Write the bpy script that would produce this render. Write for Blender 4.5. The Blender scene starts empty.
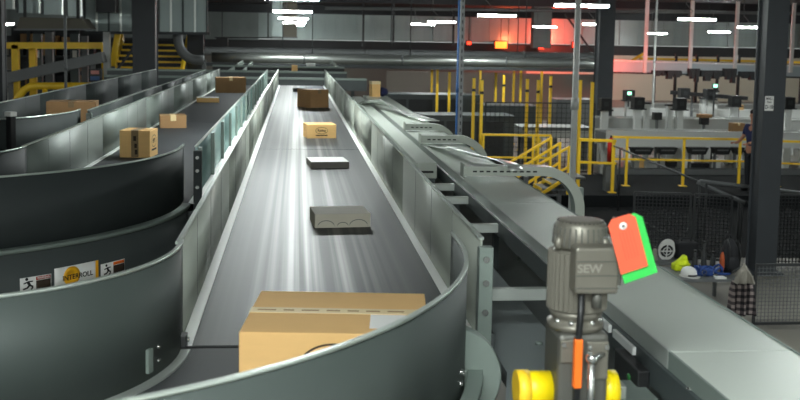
import bpy, bmesh, math, random
from mathutils import Vector, Matrix
random.seed(7)
PI = math.pi
col = bpy.context.scene.collection
sc = bpy.context.scene

# ------------------------------------------------------------------ camera
F, XP, YP = 1000.0, 400.0, 130.0
CAM = Vector((0.0, 0.0, 3.4))
_d1 = Vector((296 - XP, -(39 - YP), -F)); _d2 = Vector((1, -.018, 0))
_Y = _d1.normalized(); _Z = _d2.cross(_Y).normalized(); _X = _Y.cross(_Z)
R3 = Matrix((_X, _Y, _Z))                    # camera -> world
def ray(x, y): return R3 @ Vector((x - XP, YP - y, -F))
def at(x, y, Y):                             # survey: picture direction met at distance Y
    r = ray(x, y); return CAM + r * (Y / r.y)
def atz(x, y, z):
    r = ray(x, y); return CAM + r * ((z - CAM.z) / r.z)
cam = bpy.data.cameras.new('camera'); camo = bpy.data.objects.new('camera', cam); col.objects.link(camo)
camo.matrix_world = Matrix.Translation(CAM) @ R3.to_4x4()
cam.sensor_width = 36; cam.lens = 45; cam.shift_y = -(200 - YP) / 800
cam.clip_start = .05; cam.clip_end = 300
cam.dof.use_dof = True; cam.dof.focus_distance = 5.2; cam.dof.aperture_fstop = 5.6
sc.camera = camo
sc.view_settings.view_transform = 'Standard'; sc.view_settings.look = 'None'
sc.view_settings.gamma = 1; sc.view_settings.use_curve_mapping = False
sc.view_settings.exposure = 0.95

# ------------------------------------------------------------------ materials
def lin(r, g, b):
    f = lambda v: (v/255/12.92) if v/255 <= .04045 else ((v/255+.055)/1.055)**2.4
    return (f(r), f(g), f(b), 1)
def mat(name, rgb, rough=.5, metal=0.0, noise=0.0, nscale=8.0, rvar=0.0, stretch=(1,1,1), bump=0.0, spec=.5, emit=None, estr=0):
    m = bpy.data.materials.new(name); m.use_nodes = True
    nt = m.node_tree; b = nt.nodes['Principled BSDF']
    c = lin(*rgb)
    b.inputs['Base Color'].default_value = c
    b.inputs['Roughness'].default_value = rough
    b.inputs['Metallic'].default_value = metal
    b.inputs['Specular IOR Level'].default_value = spec
    if emit:
        b.inputs['Emission Color'].default_value = lin(*emit); b.inputs['Emission Strength'].default_value = estr
    if noise or rvar or bump:
        tc = nt.nodes.new('ShaderNodeTexCoord'); mp = nt.nodes.new('ShaderNodeMapping')
        mp.inputs['Scale'].default_value = stretch
        n = nt.nodes.new('ShaderNodeTexNoise'); n.inputs['Scale'].default_value = nscale; n.inputs['Detail'].default_value = 4
        nt.links.new(tc.outputs['Object'], mp.inputs['Vector']); nt.links.new(mp.outputs['Vector'], n.inputs['Vector'])
        if noise:
            mx = nt.nodes.new('ShaderNodeMixRGB')
            mx.inputs['Color1'].default_value = tuple(v*(1-noise) for v in c[:3])+(1,)
            mx.inputs['Color2'].default_value = tuple(min(1, v*(1+noise)) for v in c[:3])+(1,)
            nt.links.new(n.outputs['Fac'], mx.inputs['Fac']); nt.links.new(mx.outputs['Color'], b.inputs['Base Color'])
        if rvar:
            mr = nt.nodes.new('ShaderNodeMapRange')
            mr.inputs['To Min'].default_value = max(.02, rough-rvar); mr.inputs['To Max'].default_value = min(1, rough+rvar)
            nt.links.new(n.outputs['Fac'], mr.inputs['Value']); nt.links.new(mr.outputs['Result'], b.inputs['Roughness'])
        if bump:
            bp = nt.nodes.new('ShaderNodeBump'); bp.inputs['Strength'].default_value = bump; bp.inputs['Distance'].default_value = .01
            nt.links.new(n.outputs['Fac'], bp.inputs['Height']); nt.links.new(bp.outputs['Normal'], b.inputs['Normal'])
    return m
M = {}
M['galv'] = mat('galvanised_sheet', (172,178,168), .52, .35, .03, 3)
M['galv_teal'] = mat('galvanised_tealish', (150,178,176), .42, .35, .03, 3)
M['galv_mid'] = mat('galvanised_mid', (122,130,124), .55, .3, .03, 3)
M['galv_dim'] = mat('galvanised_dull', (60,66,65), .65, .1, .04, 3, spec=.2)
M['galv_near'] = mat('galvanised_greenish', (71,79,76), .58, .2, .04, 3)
M['galv_soft'] = mat('galvanised_matte', (132,144,137), .5, .3, .10, 4, .06)
M['galv_light'] = mat('galvanised_light', (200,206,200), .35, .6, .08, 9, .06)
M['edge'] = mat('polished_edge', (205,215,206), .32, .6)
M['strip'] = mat('pale_edge_strip', (248,249,246), .35, .1)
M['cover'] = mat('tray_cover', (212,220,210), .38, .25, .03, 2)
M['frame'] = mat('frame_grey', (74,82,82), .5, .3, .15, 4)
M['frame_dark'] = mat('frame_dark_paint', (72,78,78), .55, .1, .12, 4)
M['black_guard'] = mat('dark_coated_sheet', (52,57,57), .65, .0, .1, 6, spec=.2)
M['black'] = mat('black', (20,21,22), .5)
M['dark'] = mat('dark_grey', (45,47,48), .6)
M['walk_dark'] = mat('walkway_coating', (30,32,33), .9, spec=.1)
M['floor_black'] = mat('floor_black_matte', (26,27,28), .9, spec=.08)
M['galv_bright'] = mat('bright_tinplate', (228,232,226), .3, .6)
M['deck'] = mat('deck_grey', (132,140,140), .55)
M['beam_pale'] = mat('pale_bluish_sheet', (176,190,194), .5, .2)
M['beam'] = mat('dark_steel', (58,62,63), .6, .2, .1, 3)
M['column'] = mat('column_paint', (62,66,70), .55, 0, .12, 3)
M['column_black'] = mat('column_dark_paint', (34,37,40), .6, 0, .12, 3)
M['grey'] = mat('machine_grey', (182,184,180), .5, .1, .1, 3)
M['lgrey'] = mat('machine_light_grey', (214,216,212), .5, .05, .08, 3)
M['mgrey'] = mat('machine_mid_grey', (105,108,108), .55, .1, .1, 3)
M['yellow'] = mat('safety_yellow', (250,204,46), .45, 0, .08, 6)
M['yellow_bright'] = mat('guard_yellow', (240,212,10), .45)
M['orange'] = mat('orange_plastic', (240,110,25), .5)
M['tag_orange'] = mat('tag_orange', (236,98,66), .6, 0, .04, 20)
M['tag_green'] = mat('tag_green', (56,200,84), .6)
M['white'] = mat('white_label', (232,232,228), .6)
M['white_gloss'] = mat('white_plastic', (225,225,220), .35)
M['card'] = mat('cardboard', (228,184,120), .8, 0, .08, 6, 0, (1,1,6))
M['card_dark'] = mat('cardboard_brown', (158,122,82), .8, 0, .12, 6)
M['card_grey'] = mat('cardboard_greyish', (190,184,168), .75, 0, .12, 6)
M['grey_front'] = mat('carton_grey', (120,116,110), .75)
M['tape'] = mat('parcel_tape', (226,204,156), .6)
M['tape_clear'] = mat('clear_tape', (132,110,78), .3)
M['ink'] = mat('ink', (52,40,28), .8)
M['ink_black'] = mat('ink_black', (20,20,20), .8)
M['ink_red'] = mat('ink_red', (170,52,42), .7)
M['logo_yellow'] = mat('logo_yellow', (240,176,20), .6)
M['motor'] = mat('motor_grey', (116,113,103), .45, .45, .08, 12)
M['motor_dark'] = mat('motor_dark_grey', (90,90,84), .5, .35)  # darker grey of the gear housing, grille and seams
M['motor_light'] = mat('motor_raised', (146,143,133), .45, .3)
M['chrome'] = mat('bolt_steel', (200,202,198), .25, .9)
M['blue'] = mat('blue_paint', (40,80,128), .5)
M['blue_cloth'] = mat('blue_cloth', (36,66,128), .8, 0, .3, 30)
M['navy'] = mat('navy_cloth', (34,40,78), .9, 0, .2, 30)
M['trousers'] = mat('dark_trousers', (30,32,38), .9)
M['skin'] = mat('skin', (176,124,98), .6)
M['hair'] = mat('dark_hair', (40,30,24), .8)
M['pack'] = mat('pack_fabric', (34,35,38), .85, 0, .2, 30)
M['hivis'] = mat('high_visibility_yellow', (214,232,20), .7)
M['towel'] = mat('grey_cloth', (140,136,126), .9, 0, .15, 20)
M['wall'] = mat('wall_paint', (212,206,186), .8, 0, .05, .3)
M['wall_dark'] = mat('wall_grey', (116,112,104), .8, 0, .08, .3)
M['panel'] = mat('zinc_panel', (150,162,159), .42, .4, .35, 1.2, .1, (1,1,.2))
M['panel_dark'] = mat('zinc_panel_dark', (120,128,126), .5, .4, .25, 1.2, .1)
M['duct'] = mat('duct_metal', (150,154,150), .33, .75, .1, 3, .06)
M['hood'] = mat('hood_sheet', (96,92,80), .6, .2)
M['red_lens'] = mat('red_lens', (255,60,40), .4, emit=(255,52,26), estr=2.5)
M['amber_lens'] = mat('amber_lens', (255,110,40), .4, emit=(255,96,30), estr=3.0)
M['green_led'] = mat('green_screen', (150,240,190), .4, emit=(150,255,200), estr=1.6)
M['lamp'] = mat('lamp_diffuser', (255,255,250), .5, emit=(244,252,250), estr=115)
M['lamp_body'] = mat('lamp_body', (190,192,190), .5)
M['wire'] = mat('mesh_wire', (40,42,44), .5, .5)
M['cable'] = mat('grey_cable', (120,122,122), .6)

def ramp(nt, pts):
    r = nt.nodes.new('ShaderNodeValToRGB'); e = r.color_ramp.elements
    while len(e) < len(pts): e.new(.5)
    for k, (p, v) in enumerate(pts): e[k].position = p; e[k].color = (v, v, v, 1) if not hasattr(v, '__len__') else v
    return r
def belt_mat():
    m = bpy.data.materials.new('conveyor_belt'); m.use_nodes = True
    nt = m.node_tree; b = nt.nodes['Principled BSDF']; L = nt.links.new
    tc = nt.nodes.new('ShaderNodeTexCoord'); mp = nt.nodes.new('ShaderNodeMapping')
    mp.inputs['Scale'].default_value = (17, .05, 1)
    n = nt.nodes.new('ShaderNodeTexNoise'); n.inputs['Scale'].default_value = 1; n.inputs['Detail'].default_value = 3
    L(tc.outputs['Object'], mp.inputs['Vector']); L(mp.outputs['Vector'], n.inputs['Vector'])
    # lamp reflections along belt grooves put into colour and gloss, strongest about the middle
    sep = nt.nodes.new('ShaderNodeSeparateXYZ'); L(tc.outputs['Object'], sep.inputs[0])
    a = nt.nodes.new('ShaderNodeMath'); a.operation = 'ABSOLUTE'; L(sep.outputs['X'], a.inputs[0])
    fall = nt.nodes.new('ShaderNodeMapRange'); fall.inputs['From Min'].default_value = .08; fall.inputs['From Max'].default_value = .34
    fall.inputs['To Min'].default_value = 1; fall.inputs['To Max'].default_value = .12
    L(a.outputs[0], fall.inputs['Value'])
    r = ramp(nt, [(.44, 0), (.63, 1)]); L(n.outputs['Fac'], r.inputs['Fac'])
    k = nt.nodes.new('ShaderNodeMath'); k.operation = 'MULTIPLY'; L(r.outputs['Color'], k.inputs[0]); L(fall.outputs['Result'], k.inputs[1])
    mx = nt.nodes.new('ShaderNodeMixRGB'); mx.inputs['Color1'].default_value = lin(52,54,55); mx.inputs['Color2'].default_value = lin(100,100,95)
    L(k.outputs[0], mx.inputs['Fac']); L(mx.outputs['Color'], b.inputs['Base Color'])
    rr = nt.nodes.new('ShaderNodeMapRange'); rr.inputs['To Min'].default_value = .52; rr.inputs['To Max'].default_value = .41
    L(k.outputs[0], rr.inputs['Value']); L(rr.outputs['Result'], b.inputs['Roughness'])
    sp = nt.nodes.new('ShaderNodeMapRange'); sp.inputs['To Min'].default_value = .34; sp.inputs['To Max'].default_value = .5
    L(k.outputs[0], sp.inputs['Value']); L(sp.outputs['Result'], b.inputs['Specular IOR Level'])
    return m
M['belt'] = belt_mat()
M['belt_dark'] = mat('conveyor_belt_plain', (60,62,64), .6, 0, .08, 3, .0, spec=.25)
def floor_mat():
    m = mat('concrete_floor', (122,118,109), .55, 0, .22, 1.3, .1); return m
M['floor'] = floor_mat()
def plaid():
    m = bpy.data.materials.new('plaid_flannel'); m.use_nodes = True
    nt = m.node_tree; b = nt.nodes['Principled BSDF']; L = nt.links.new
    tc = nt.nodes.new('ShaderNodeTexCoord')
    vals = []
    for ax in ('X', 'Z'):
        w = nt.nodes.new('ShaderNodeTexWave'); w.bands_direction = ax; w.inputs['Scale'].default_value = 4.2
        L(tc.outputs['Object'], w.inputs['Vector']); r = ramp(nt, [(.45, 0), (.55, 1)]); L(w.outputs['Color'], r.inputs['Fac']); vals.append(r)
    ad = nt.nodes.new('ShaderNodeMixRGB'); ad.inputs['Fac'].default_value = .5
    L(vals[0].outputs['Color'], ad.inputs['Color1']); L(vals[1].outputs['Color'], ad.inputs['Color2'])
    r2 = ramp(nt, [(0, lin(24,22,26)), (.5, lin(74,66,68)), (1, lin(150,138,134))]); L(ad.outputs['Color'], r2.inputs['Fac'])
    L(r2.outputs['Color'], b.inputs['Base Color']); b.inputs['Roughness'].default_value = .9
    return m
M['plaid'] = plaid()

# ------------------------------------------------------------------ mesh helpers
class MB:
    def __init__(s): s.bm = bmesh.new()
    def box(s, x0, x1, y0, y1, z0, z1, rz=0, piv=None):
        vs = [s.bm.verts.new(p) for p in ((x0,y0,z0),(x1,y0,z0),(x1,y1,z0),(x0,y1,z0),(x0,y0,z1),(x1,y0,z1),(x1,y1,z1),(x0,y1,z1))]
        if rz:
            p = Vector(piv or ((x0+x1)/2, (y0+y1)/2, 0)); mt = Matrix.Translation(p) @ Matrix.Rotation(rz, 4, 'Z') @ Matrix.Translation(-p)
            for v in vs: v.co = mt @ v.co
        for f in ((0,3,2,1),(4,5,6,7),(0,1,5,4),(1,2,6,5),(2,3,7,6),(3,0,4,7)): s.bm.faces.new([vs[i] for i in f])
        return s
    def beam(s, p, q, w, h):                  # rectangular bar between two points
        p, q = Vector(p), Vector(q); d = (q-p).normalized()
        up = Vector((0,0,1)) if abs(d.z) < .95 else Vector((0,1,0))
        a = d.cross(up).normalized()*w/2; b = a.cross(d).normalized()*h/2
        r = [[s.bm.verts.new(o+sa*a+sb*b) for sa, sb in ((-1,-1),(1,-1),(1,1),(-1,1))] for o in (p, q)]
        for i in range(4): s.bm.faces.new((r[0][i], r[0][(i+1)%4], r[1][(i+1)%4], r[1][i]))
        s.bm.faces.new(r[0][::-1]); s.bm.faces.new(r[1]); return s
    def tube(s, pts, r, n=10, caps=True):
        pts = [Vector(p) for p in pts]; rs = r if hasattr(r, '__len__') else [r]*len(pts)
        rings = []
        ref = None
        for i, p in enumerate(pts):
            d = (pts[min(i+1, len(pts)-1)] - pts[max(i-1, 0)]).normalized()
            if ref is None: ref = d.orthogonal().normalized()
            a = (ref - d*ref.dot(d)).normalized(); ref = a; b = d.cross(a)
            rings.append([s.bm.verts.new(p + rs[i]*(math.cos(2*PI*k/n)*a + math.sin(2*PI*k/n)*b)) for k in range(n)])
        for u, v in zip(rings, rings[1:]):
            for k in range(n):
                f = s.bm.faces.new((u[k], u[(k+1)%n], v[(k+1)%n], v[k])); f.smooth = True
        if caps: s.bm.faces.new(rings[0][::-1]); s.bm.faces.new(rings[-1])
        return s
    def ribbon(s, path, z0, z1, t):           # upright sheet of thickness t following a plan path
        L = []
        for i, p in enumerate(path):
            a = Vector(path[max(i-1,0)]); b = Vector(path[min(i+1,len(path)-1)]); d = (b-a).normalized(); n = Vector((-d.y, d.x))*t/2
            P = Vector(p)
            L.append([s.bm.verts.new((P.x+k*n.x, P.y+k*n.y, z)) for k, z in ((-1,z0),(1,z0),(1,z1),(-1,z1))])
        for u, v in zip(L, L[1:]):
            for i in range(4):
                f = s.bm.faces.new((u[i], v[i], v[(i+1)%4], u[(i+1)%4])); f.smooth = (i in (1, 3))
        s.bm.faces.new(L[0]); s.bm.faces.new(L[-1][::-1]); return s
    def flat(s, inner, outer, z0, z1):        # horizontal slab between two plan paths
        L = [[s.bm.verts.new((p[0],p[1],z)) for p, z in ((a,z0),(b,z0),(b,z1),(a,z1))] for a, b in zip(inner, outer)]
        for u, v in zip(L, L[1:]):
            for i in range(4): s.bm.faces.new((u[i], v[i], v[(i+1)%4], u[(i+1)%4]))
        s.bm.faces.new(L[0]); s.bm.faces.new(L[-1][::-1]); return s
    def prism(s, poly, axis, a0, a1):         # polygon in the plane across axis, extruded from a0 to a1
        def P(u, v, a): return {'x':(a,u,v),'y':(u,a,v),'z':(u,v,a)}[axis]
        A = [s.bm.verts.new(P(u,v,a0)) for u, v in poly]; B = [s.bm.verts.new(P(u,v,a1)) for u, v in poly]
        n = len(poly)
        for i in range(n): s.bm.faces.new((A[i], A[(i+1)%n], B[(i+1)%n], B[i]))
        s.bm.faces.new(A[::-1]); s.bm.faces.new(B); return s
    def lathe(s, c, prof, axis='z', n=32, a0=0, a1=2*PI):
        c = Vector(c); full = abs(a1-a0-2*PI) < 1e-6; rings = []
        for r, h in prof:
            ring = []
            for k in range(n if full else n+1):
                t = a0+(a1-a0)*k/n; u, v = r*math.cos(t), r*math.sin(t)
                ring.append(s.bm.verts.new(c + Vector({'z':(u,v,h),'y':(u,h,v),'x':(h,u,v)}[axis])))
            rings.append(ring)
        for u, v in zip(rings, rings[1:]):
            m = len(u)
            for k in range(m if full else m-1):
                f = s.bm.faces.new((u[k], u[(k+1)%m], v[(k+1)%m], v[k])); f.smooth = True
        if full:
            s.bm.faces.new(rings[0][::-1]); s.bm.faces.new(rings[-1])
        return s
    def blob(s, c, sx, sy, sz, jit=0, sub=3, seed=0):
        rnd = random.Random(seed)
        r = bmesh.ops.create_icosphere(s.bm, subdivisions=sub, radius=1)
        for v in r['verts']:
            k = 1 + jit*(math.sin(v.co.x*4+seed)+math.cos(v.co.y*5+seed*2)+math.sin(v.co.z*6+seed*3))/3 + jit*.3*rnd.uniform(-1,1)
            v.co = Vector((v.co.x*sx*k+c[0], v.co.y*sy*k+c[1], v.co.z*sz*k+c[2]))
            for f in v.link_faces: f.smooth = True
        return s
    def move(s, mt):
        for v in s.bm.verts: v.co = mt @ v.co
        return s
    def build(s, name, m, parent=None, bevel=0, loc=None):
        bmesh.ops.recalc_face_normals(s.bm, faces=s.bm.faces[:])
        me = bpy.data.meshes.new(name); s.bm.to_mesh(me); s.bm.free()
        o = bpy.data.objects.new(name, me); col.objects.link(o)
        me.materials.append(M[m] if isinstance(m, str) else m)
        if parent: 
            o.parent = parent
            o.matrix_parent_inverse = parent.matrix_basis.inverted() if parent.type == 'EMPTY' and not parent.get('local') else Matrix()
        if bevel:
            b = o.modifiers.new('bevel', 'BEVEL'); b.width = bevel; b.segments = 2; b.limit_method = 'ANGLE'
        return o
def tag(o, label, cat, group=None):
    o['label'] = label; o['category'] = cat
    if group: o['group'] = group
    return o
def thing(name, label, cat, loc=(0,0,0), group=None, local=False, rz=0):
    o = bpy.data.objects.new(name, None); col.objects.link(o); o.location = loc; o.rotation_euler.z = rz
    o.empty_display_size = .1
    if local: o['local'] = 1
    bpy.context.view_layer.update()
    return tag(o, label, cat, group)
def struct(mb, name, m, parent=None):
    o = mb.build(name, m, parent)
    if not parent: o['kind'] = 'structure'
    return o
def arc(cx, cy, r, a0, a1, n=40):
    return [(cx + r*math.cos(a0+(a1-a0)*k/n), cy + r*math.sin(a0+(a1-a0)*k/n)) for k in range(n+1)]
def text(name, s, size, m, parent, mt, squash=1.0, extrude=.0004, bold=.02):
    cu = bpy.data.curves.new(name, 'FONT'); cu.body = s; cu.size = size; cu.extrude = extrude; cu.offset = size*bold; cu.align_x = 'CENTER'; cu.align_y = 'CENTER'
    o = bpy.data.objects.new(name, cu); dg = None
    col.objects.link(o); bpy.context.view_layer.update()
    me = bpy.data.meshes.new_from_object(o.evaluated_get(bpy.context.evaluated_depsgraph_get()))
    bpy.data.objects.remove(o)
    me.name = name; me.transform(mt @ Matrix.Diagonal((squash,1,1,1)))
    o = bpy.data.objects.new(name, me); col.objects.link(o); me.materials.clear(); me.materials.append(M[m]); 
    if parent:
        o.parent = parent
        if parent.type == 'EMPTY' and not parent.get('local'): o.matrix_parent_inverse = parent.matrix_basis.inverted()
    return o
def frame_mat(o, right, up):                 # local x->right, y->up, z->outward
    r = Vector(right).normalized(); u = Vector(up).normalized(); n = r.cross(u)
    m = Matrix((r, u, n)).transposed().to_4x4(); m.translation = Vector(o); return m

exec_parts = []
# ------------------------------------------------------------------ the setting
struct(MB().box(-26, 34, -14, 62, -.3, 0), 'floor', 'floor')
struct(MB().box(2.6, 16, 15.3, 20.19, 0, .008), 'floor_dark_area', 'floor_black')  # thin near-black sheet over the floor behind the mesh fence
struct(MB().box(14, 34, 60, 60.4, 0, 2.75), 'wall_back', 'wall')
struct(MB().box(-26, 14, 60, 60.4, 0, 2.75), 'wall_back_grey', 'wall_dark')
struct(MB().box(-26, 34, 60, 60.4, 2.75, 3.35), 'wall_back_band', 'dark')
struct(MB().box(-26.4, -26, -14, 60.4, 0, 6), 'wall_left', 'wall_dark')
struct(MB().box(34, 34.4, -14, 60.4, 0, 6), 'wall_right', 'wall_dark')
ceil = MB().box(-26, 34, -4, 60.4, 5.35, 5.6)
struct(ceil, 'ceiling', 'column_black')
# wall of upright zinc sheets above the back wall: one sheet next to the other
def fascia(name, x0, x1, Y, z0, z1, pitch, m, dep=.12):
    mb = MB(); x = x0; k = 0
    while x < x1 - 1e-6:
        e = min(x+pitch, x1); off = dep*(k % 2)*.35
        mb.box(x+.015, e-.015, Y-off, Y+.1, z0, z1); x = e; k += 1
    mb.box(x0, x1, Y+.1, Y+.16, z0, z1)
    return struct(mb, name, m)
fascia('wall_upper_back', -2.2, 34, 59.7, 3.38, 5.3, 1.15, 'panel')
struct(MB().box(-26, -2.2, 59.6, 60, 3.3, 5.3), 'wall_upper_left', 'panel_dark')
# ------------------------------------------------------------------ the three belt conveyors
ZB, ZG = 2.4, 2.74
def conveyor(name, label, cx, cy, yfar, belt_m, outer_m, inner_m, right_posts=False, side_l='galv', side_r='galv', frame_m='frame_dark', out=1.1):
    t = thing(name, label, 'conveyor', (cx+1.15, cy, 0))
    ri, ro = .69, 1.60
    xl, xr = cx+ri, cx+ro+.085
    # belt: straight run and the curve
    mb = MB(); w = (xr-xl-.06)/2; xm = (xl+xr)/2
    b = MB().box(-w, w, 0, yfar-cy-.02, -.02, 0).build('straight_belt', belt_m, None)
    b.location = (xm, cy+.03, ZB); b.parent = t; b.matrix_parent_inverse = t.matrix_basis.inverted()
    MB().flat(arc(cx, cy, ri, 0, -PI/2), arc(cx, cy, ro, 0, -PI/2), ZB-.02, ZB).build('curve_belt', 'belt_dark', t)
    MB().box(cx-out, cx, cy-ro, cy-ri, ZB-.02, ZB).build('exit_belt', 'belt_dark', t)
    MB().tube([(xl+.02, cy+.012, ZB-.012), (xr-.04, cy+.012, ZB-.012)], .013, 12).build('transfer_roller', 'black', t)
    MB().box(xl+.035, xr-.035, cy+5.9, cy+5.912, ZB, ZB+.0012).build('belt_joint', 'black', t)
    for nm, x in (('edge_strip', xl+.004), ('edge_strip', xr-.004-.038)):
        MB().box(x, x+.038, cy+.03, yfar, ZB, ZB+.004).build(nm, 'strip', t)
    # straight guards in bolted lengths
    def guards(x, y0, m, sgn):
        y = y0; k = 0
        while y < yfar-.1:
            e = min(y+2.44, yfar); g = MB().ribbon([(x, y+.002), (x, e-.002)], ZB-.02, ZG, .006).build('guard_panel', m, t)
            MB().box(x-.008, x+.008, y+.002, e-.002, ZG, ZG+.008).build('rolled_edge', 'edge', g)
            ns = max(1, round((e-y)/.61))
            mb = MB()
            for q in range(1, ns):
                yy = y+(e-y)*q/ns; mb.box(x+sgn*.0032, x+sgn*.0042, yy-.0015, yy+.0015, ZB+.02, ZG-.006)
            if ns > 1: mb.build('seam', 'mgrey', g)
            y = e; k += 1
    guards(xl, cy-.0, side_l, 1)
    guards(xr, cy+.06, side_r, -1)
    # curved guards
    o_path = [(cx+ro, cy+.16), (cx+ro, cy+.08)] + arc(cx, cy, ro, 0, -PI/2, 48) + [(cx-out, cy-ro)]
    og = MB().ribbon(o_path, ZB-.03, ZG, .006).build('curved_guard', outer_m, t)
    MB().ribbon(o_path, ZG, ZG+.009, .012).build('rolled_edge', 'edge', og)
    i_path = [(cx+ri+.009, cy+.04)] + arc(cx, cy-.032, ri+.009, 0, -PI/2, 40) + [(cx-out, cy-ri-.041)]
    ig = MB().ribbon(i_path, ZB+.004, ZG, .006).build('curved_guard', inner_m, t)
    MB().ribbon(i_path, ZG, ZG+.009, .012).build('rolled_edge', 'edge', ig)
    # light foot rail along the inside of the curve
    MB().flat(arc(cx, cy-.032, ri+.013, 0, -PI/2), arc(cx, cy-.032, ri+.043, 0, -PI/2), ZB, ZB+.008).build('foot_rail', 'galv_light', t)
    # side frames: straight channels and curved skirt with its lip
    for x0, x1 in ((xl-.05, xl-.005), (xr+.005, xr+.05)):
        MB().box(x0, x1, cy+.05, yfar, 2.1, 2.42).build('side_channel', frame_m, t)
    sk = MB().ribbon(arc(cx, cy, ro+.03, 0, -PI/2, 48) + [(cx-out, cy-ro-.03)], 1.96, ZB-.012, .03).build('curved_skirt', frame_m, t)
    MB().ribbon(arc(cx, cy, ro+.035, 0, -PI/2, 48) + [(cx-out, cy-ro-.035)], ZB-.012, ZB+.01, .045).build('skirt_lip', 'galv_soft', sk)
    MB().ribbon(arc(cx, cy, ri-.03, 0, -PI/2, 40) + [(cx-out, cy-ri+.03)], 1.96, ZB-.012, .03).build('curved_skirt', frame_m, t)
    MB().box(xl-.005, xr+.005, cy+.1, yfar-.05, 2.2, 2.34).build('bed_pan', 'frame_dark', t)
    # end post where the straight guard meets the curve
    p = MB().box(xr-.012, xr+.036, cy+.03, cy+.07, 1.9, ZG-.02).build('end_post', 'black_guard' if right_posts else 'galv_soft', t, .003)
    for z in (2.68, 2.60, 2.5): MB().lathe((xr+.012, cy+.03, z), [(.011,-.008),(.011,0)], 'y', 12).build('bolt', 'chrome', p)
    # hinge block and bolts on the inner curve
    hb = MB().box(xl-.004, xl+.03, cy-.02, cy+.02, ZB+.006, ZB+.05).build('joint_block', 'black', t, .004)
    MB().lathe((xl+.03, cy, ZB+.03), [(.008,0),(.008,.006)], 'x', 10).build('bolt', 'chrome', hb)
    if right_posts:
        y = cy+.15
        while y < yfar-.3:
            MB().box(xr+.004, xr+.026, y, y+.05, ZB+.03, ZG-.012).build('guard_post', 'galv_soft', t); y += .95
        le = MB().box(xr+.004, xr+.21, cy+.08, yfar, ZB+.024, ZB+.032).build('perforated_ledge', 'strip', t)
        mb = MB(); y = cy+.15
        while y < yfar-.2:
            for q in (.06, .13): mb.box(xr+q, xr+q+.016, y, y+.034, ZB+.032, ZB+.0325)
            y += .16
        mb.build('slot_row', 'black', le)
    # legs
    for yy in (cy+.8, (cy+yfar)/2, yfar-.6):
        for xx in (xl-.03, xr+.03):
            l = MB().box(xx-.03, xx+.03, yy-.03, yy+.03, .012, 2.12).build('leg', 'frame', t)
            MB().box(xx-.07, xx+.07, yy-.07, yy+.07, 0, .012).build('foot_plate', 'galv_soft', l)
    l = MB().box(cx+.0, cx+.06, cy-ro-.02, cy-ro+.04, .012, 1.98).build('leg', 'frame', t)
    MB().box(cx-.04, cx+.1, cy-ro-.06, cy-ro+.08, 0, .012).build('foot_plate', 'galv_soft', l)
    return t
main = conveyor('belt_conveyor', 'wide grey belt conveyor with six parcels and painted reflection streaks, curving away in front', -1.06, 3.2, 21.7, 'belt', 'galv_near', 'galv_near')
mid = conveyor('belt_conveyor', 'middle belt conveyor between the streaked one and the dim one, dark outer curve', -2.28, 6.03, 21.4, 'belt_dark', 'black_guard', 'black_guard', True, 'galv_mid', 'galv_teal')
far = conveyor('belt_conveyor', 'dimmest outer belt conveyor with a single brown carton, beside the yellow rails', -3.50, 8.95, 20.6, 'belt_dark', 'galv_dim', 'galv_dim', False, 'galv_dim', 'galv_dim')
# rounded drive cover at the outside of the near curve
MB().lathe((.478, 2.95, 2.384), [(.150,-.03),(.155,-.024),(.155,.024),(.150,.03)], 'y', 56).build('drive_cover', 'galv_soft', main)
# latch and bolts low on the near curved guard
def on_arc(cx, cy, r, a): return (cx+r*math.cos(a), cy+r*math.sin(a))
for a, z in ((-.30, 2.47), (-.30, 2.435), (-.27, 2.45)):
    x, y = on_arc(-1.06, 3.2, 1.604, a); MB().blob((x, y, z), .008, .008, .008, 0, 2).build('bolt', 'chrome', main)
x, y = on_arc(-1.06, 3.168, .707, -.42)
MB().box(x-.004, x+.006, y-.012, y+.012, 2.43, 2.50, rz=-.42).build('latch', 'galv_soft', main)
for dz in (.02, .06):
    x2, y2 = on_arc(-1.06, 3.168, .705, -.34); MB().blob((x2, y2, 2.43+dz), .006, .006, .006, 0, 2).build('bolt', 'chrome', main)

a_ = math.atan2(8.02-8.95, -2.24+3.5); x, y = on_arc(-3.5, 8.95, 1.63, a_)
cl_ = MB().box(x-.03, x+.03, y-.025, y+.025, 2.42, 2.765, rz=a_).build('guard_clamp', 'black', far, .006)
MB().box(x-.035, x+.035, y-.03, y+.03, 2.765, 2.80, rz=a_).build('clamp_cap', 'white_gloss', cl_, .004)
# labels stuck on the middle conveyor's outer skirt
def sticker(label, name, ang, width, z0, z1, fields):
    t = None
    cx, cy, r = -2.28, 6.03, 1.6455+.0012
    def band(a0, a1, za, zb, dr):
        return MB().ribbon(arc(cx, cy, r+dr, a0, a1, 8), za, zb, .001)
    root = thing(name, label, 'label', (*on_arc(cx, cy, r, ang), (z0+z1)/2))
    da = width/r
    for nm, f0, f1, g0, g1, m, dr in fields:
        band(ang-da/2+da*f0, ang-da/2+da*f1, z0+(z1-z0)*g0, z0+(z1-z0)*g1, dr).build(nm, m, root)
    return root, da
def tangent_frame(ang, z, dr=.003):
    cx, cy, r = -2.28, 6.03, 1.6455+.0012+dr
    p = on_arc(cx, cy, r, ang); return frame_mat((p[0], p[1], z), (-math.sin(ang), math.cos(ang), 0), (0, 0, 1))
def ang_of(px):
    # where the sight line through picture column px meets the skirt
    best = None
    for k in range(400):
        a = -PI/2 + k*PI/2/399; x, y = on_arc(-2.28, 6.03, 1.647, a)
        p = R3.transposed() @ (Vector((x, y, 2.25)) - CAM); u = XP + F*p.x/-p.z
        if best is None or abs(u-px) < best[0]: best = (abs(u-px), a)
    return best[1]
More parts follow.
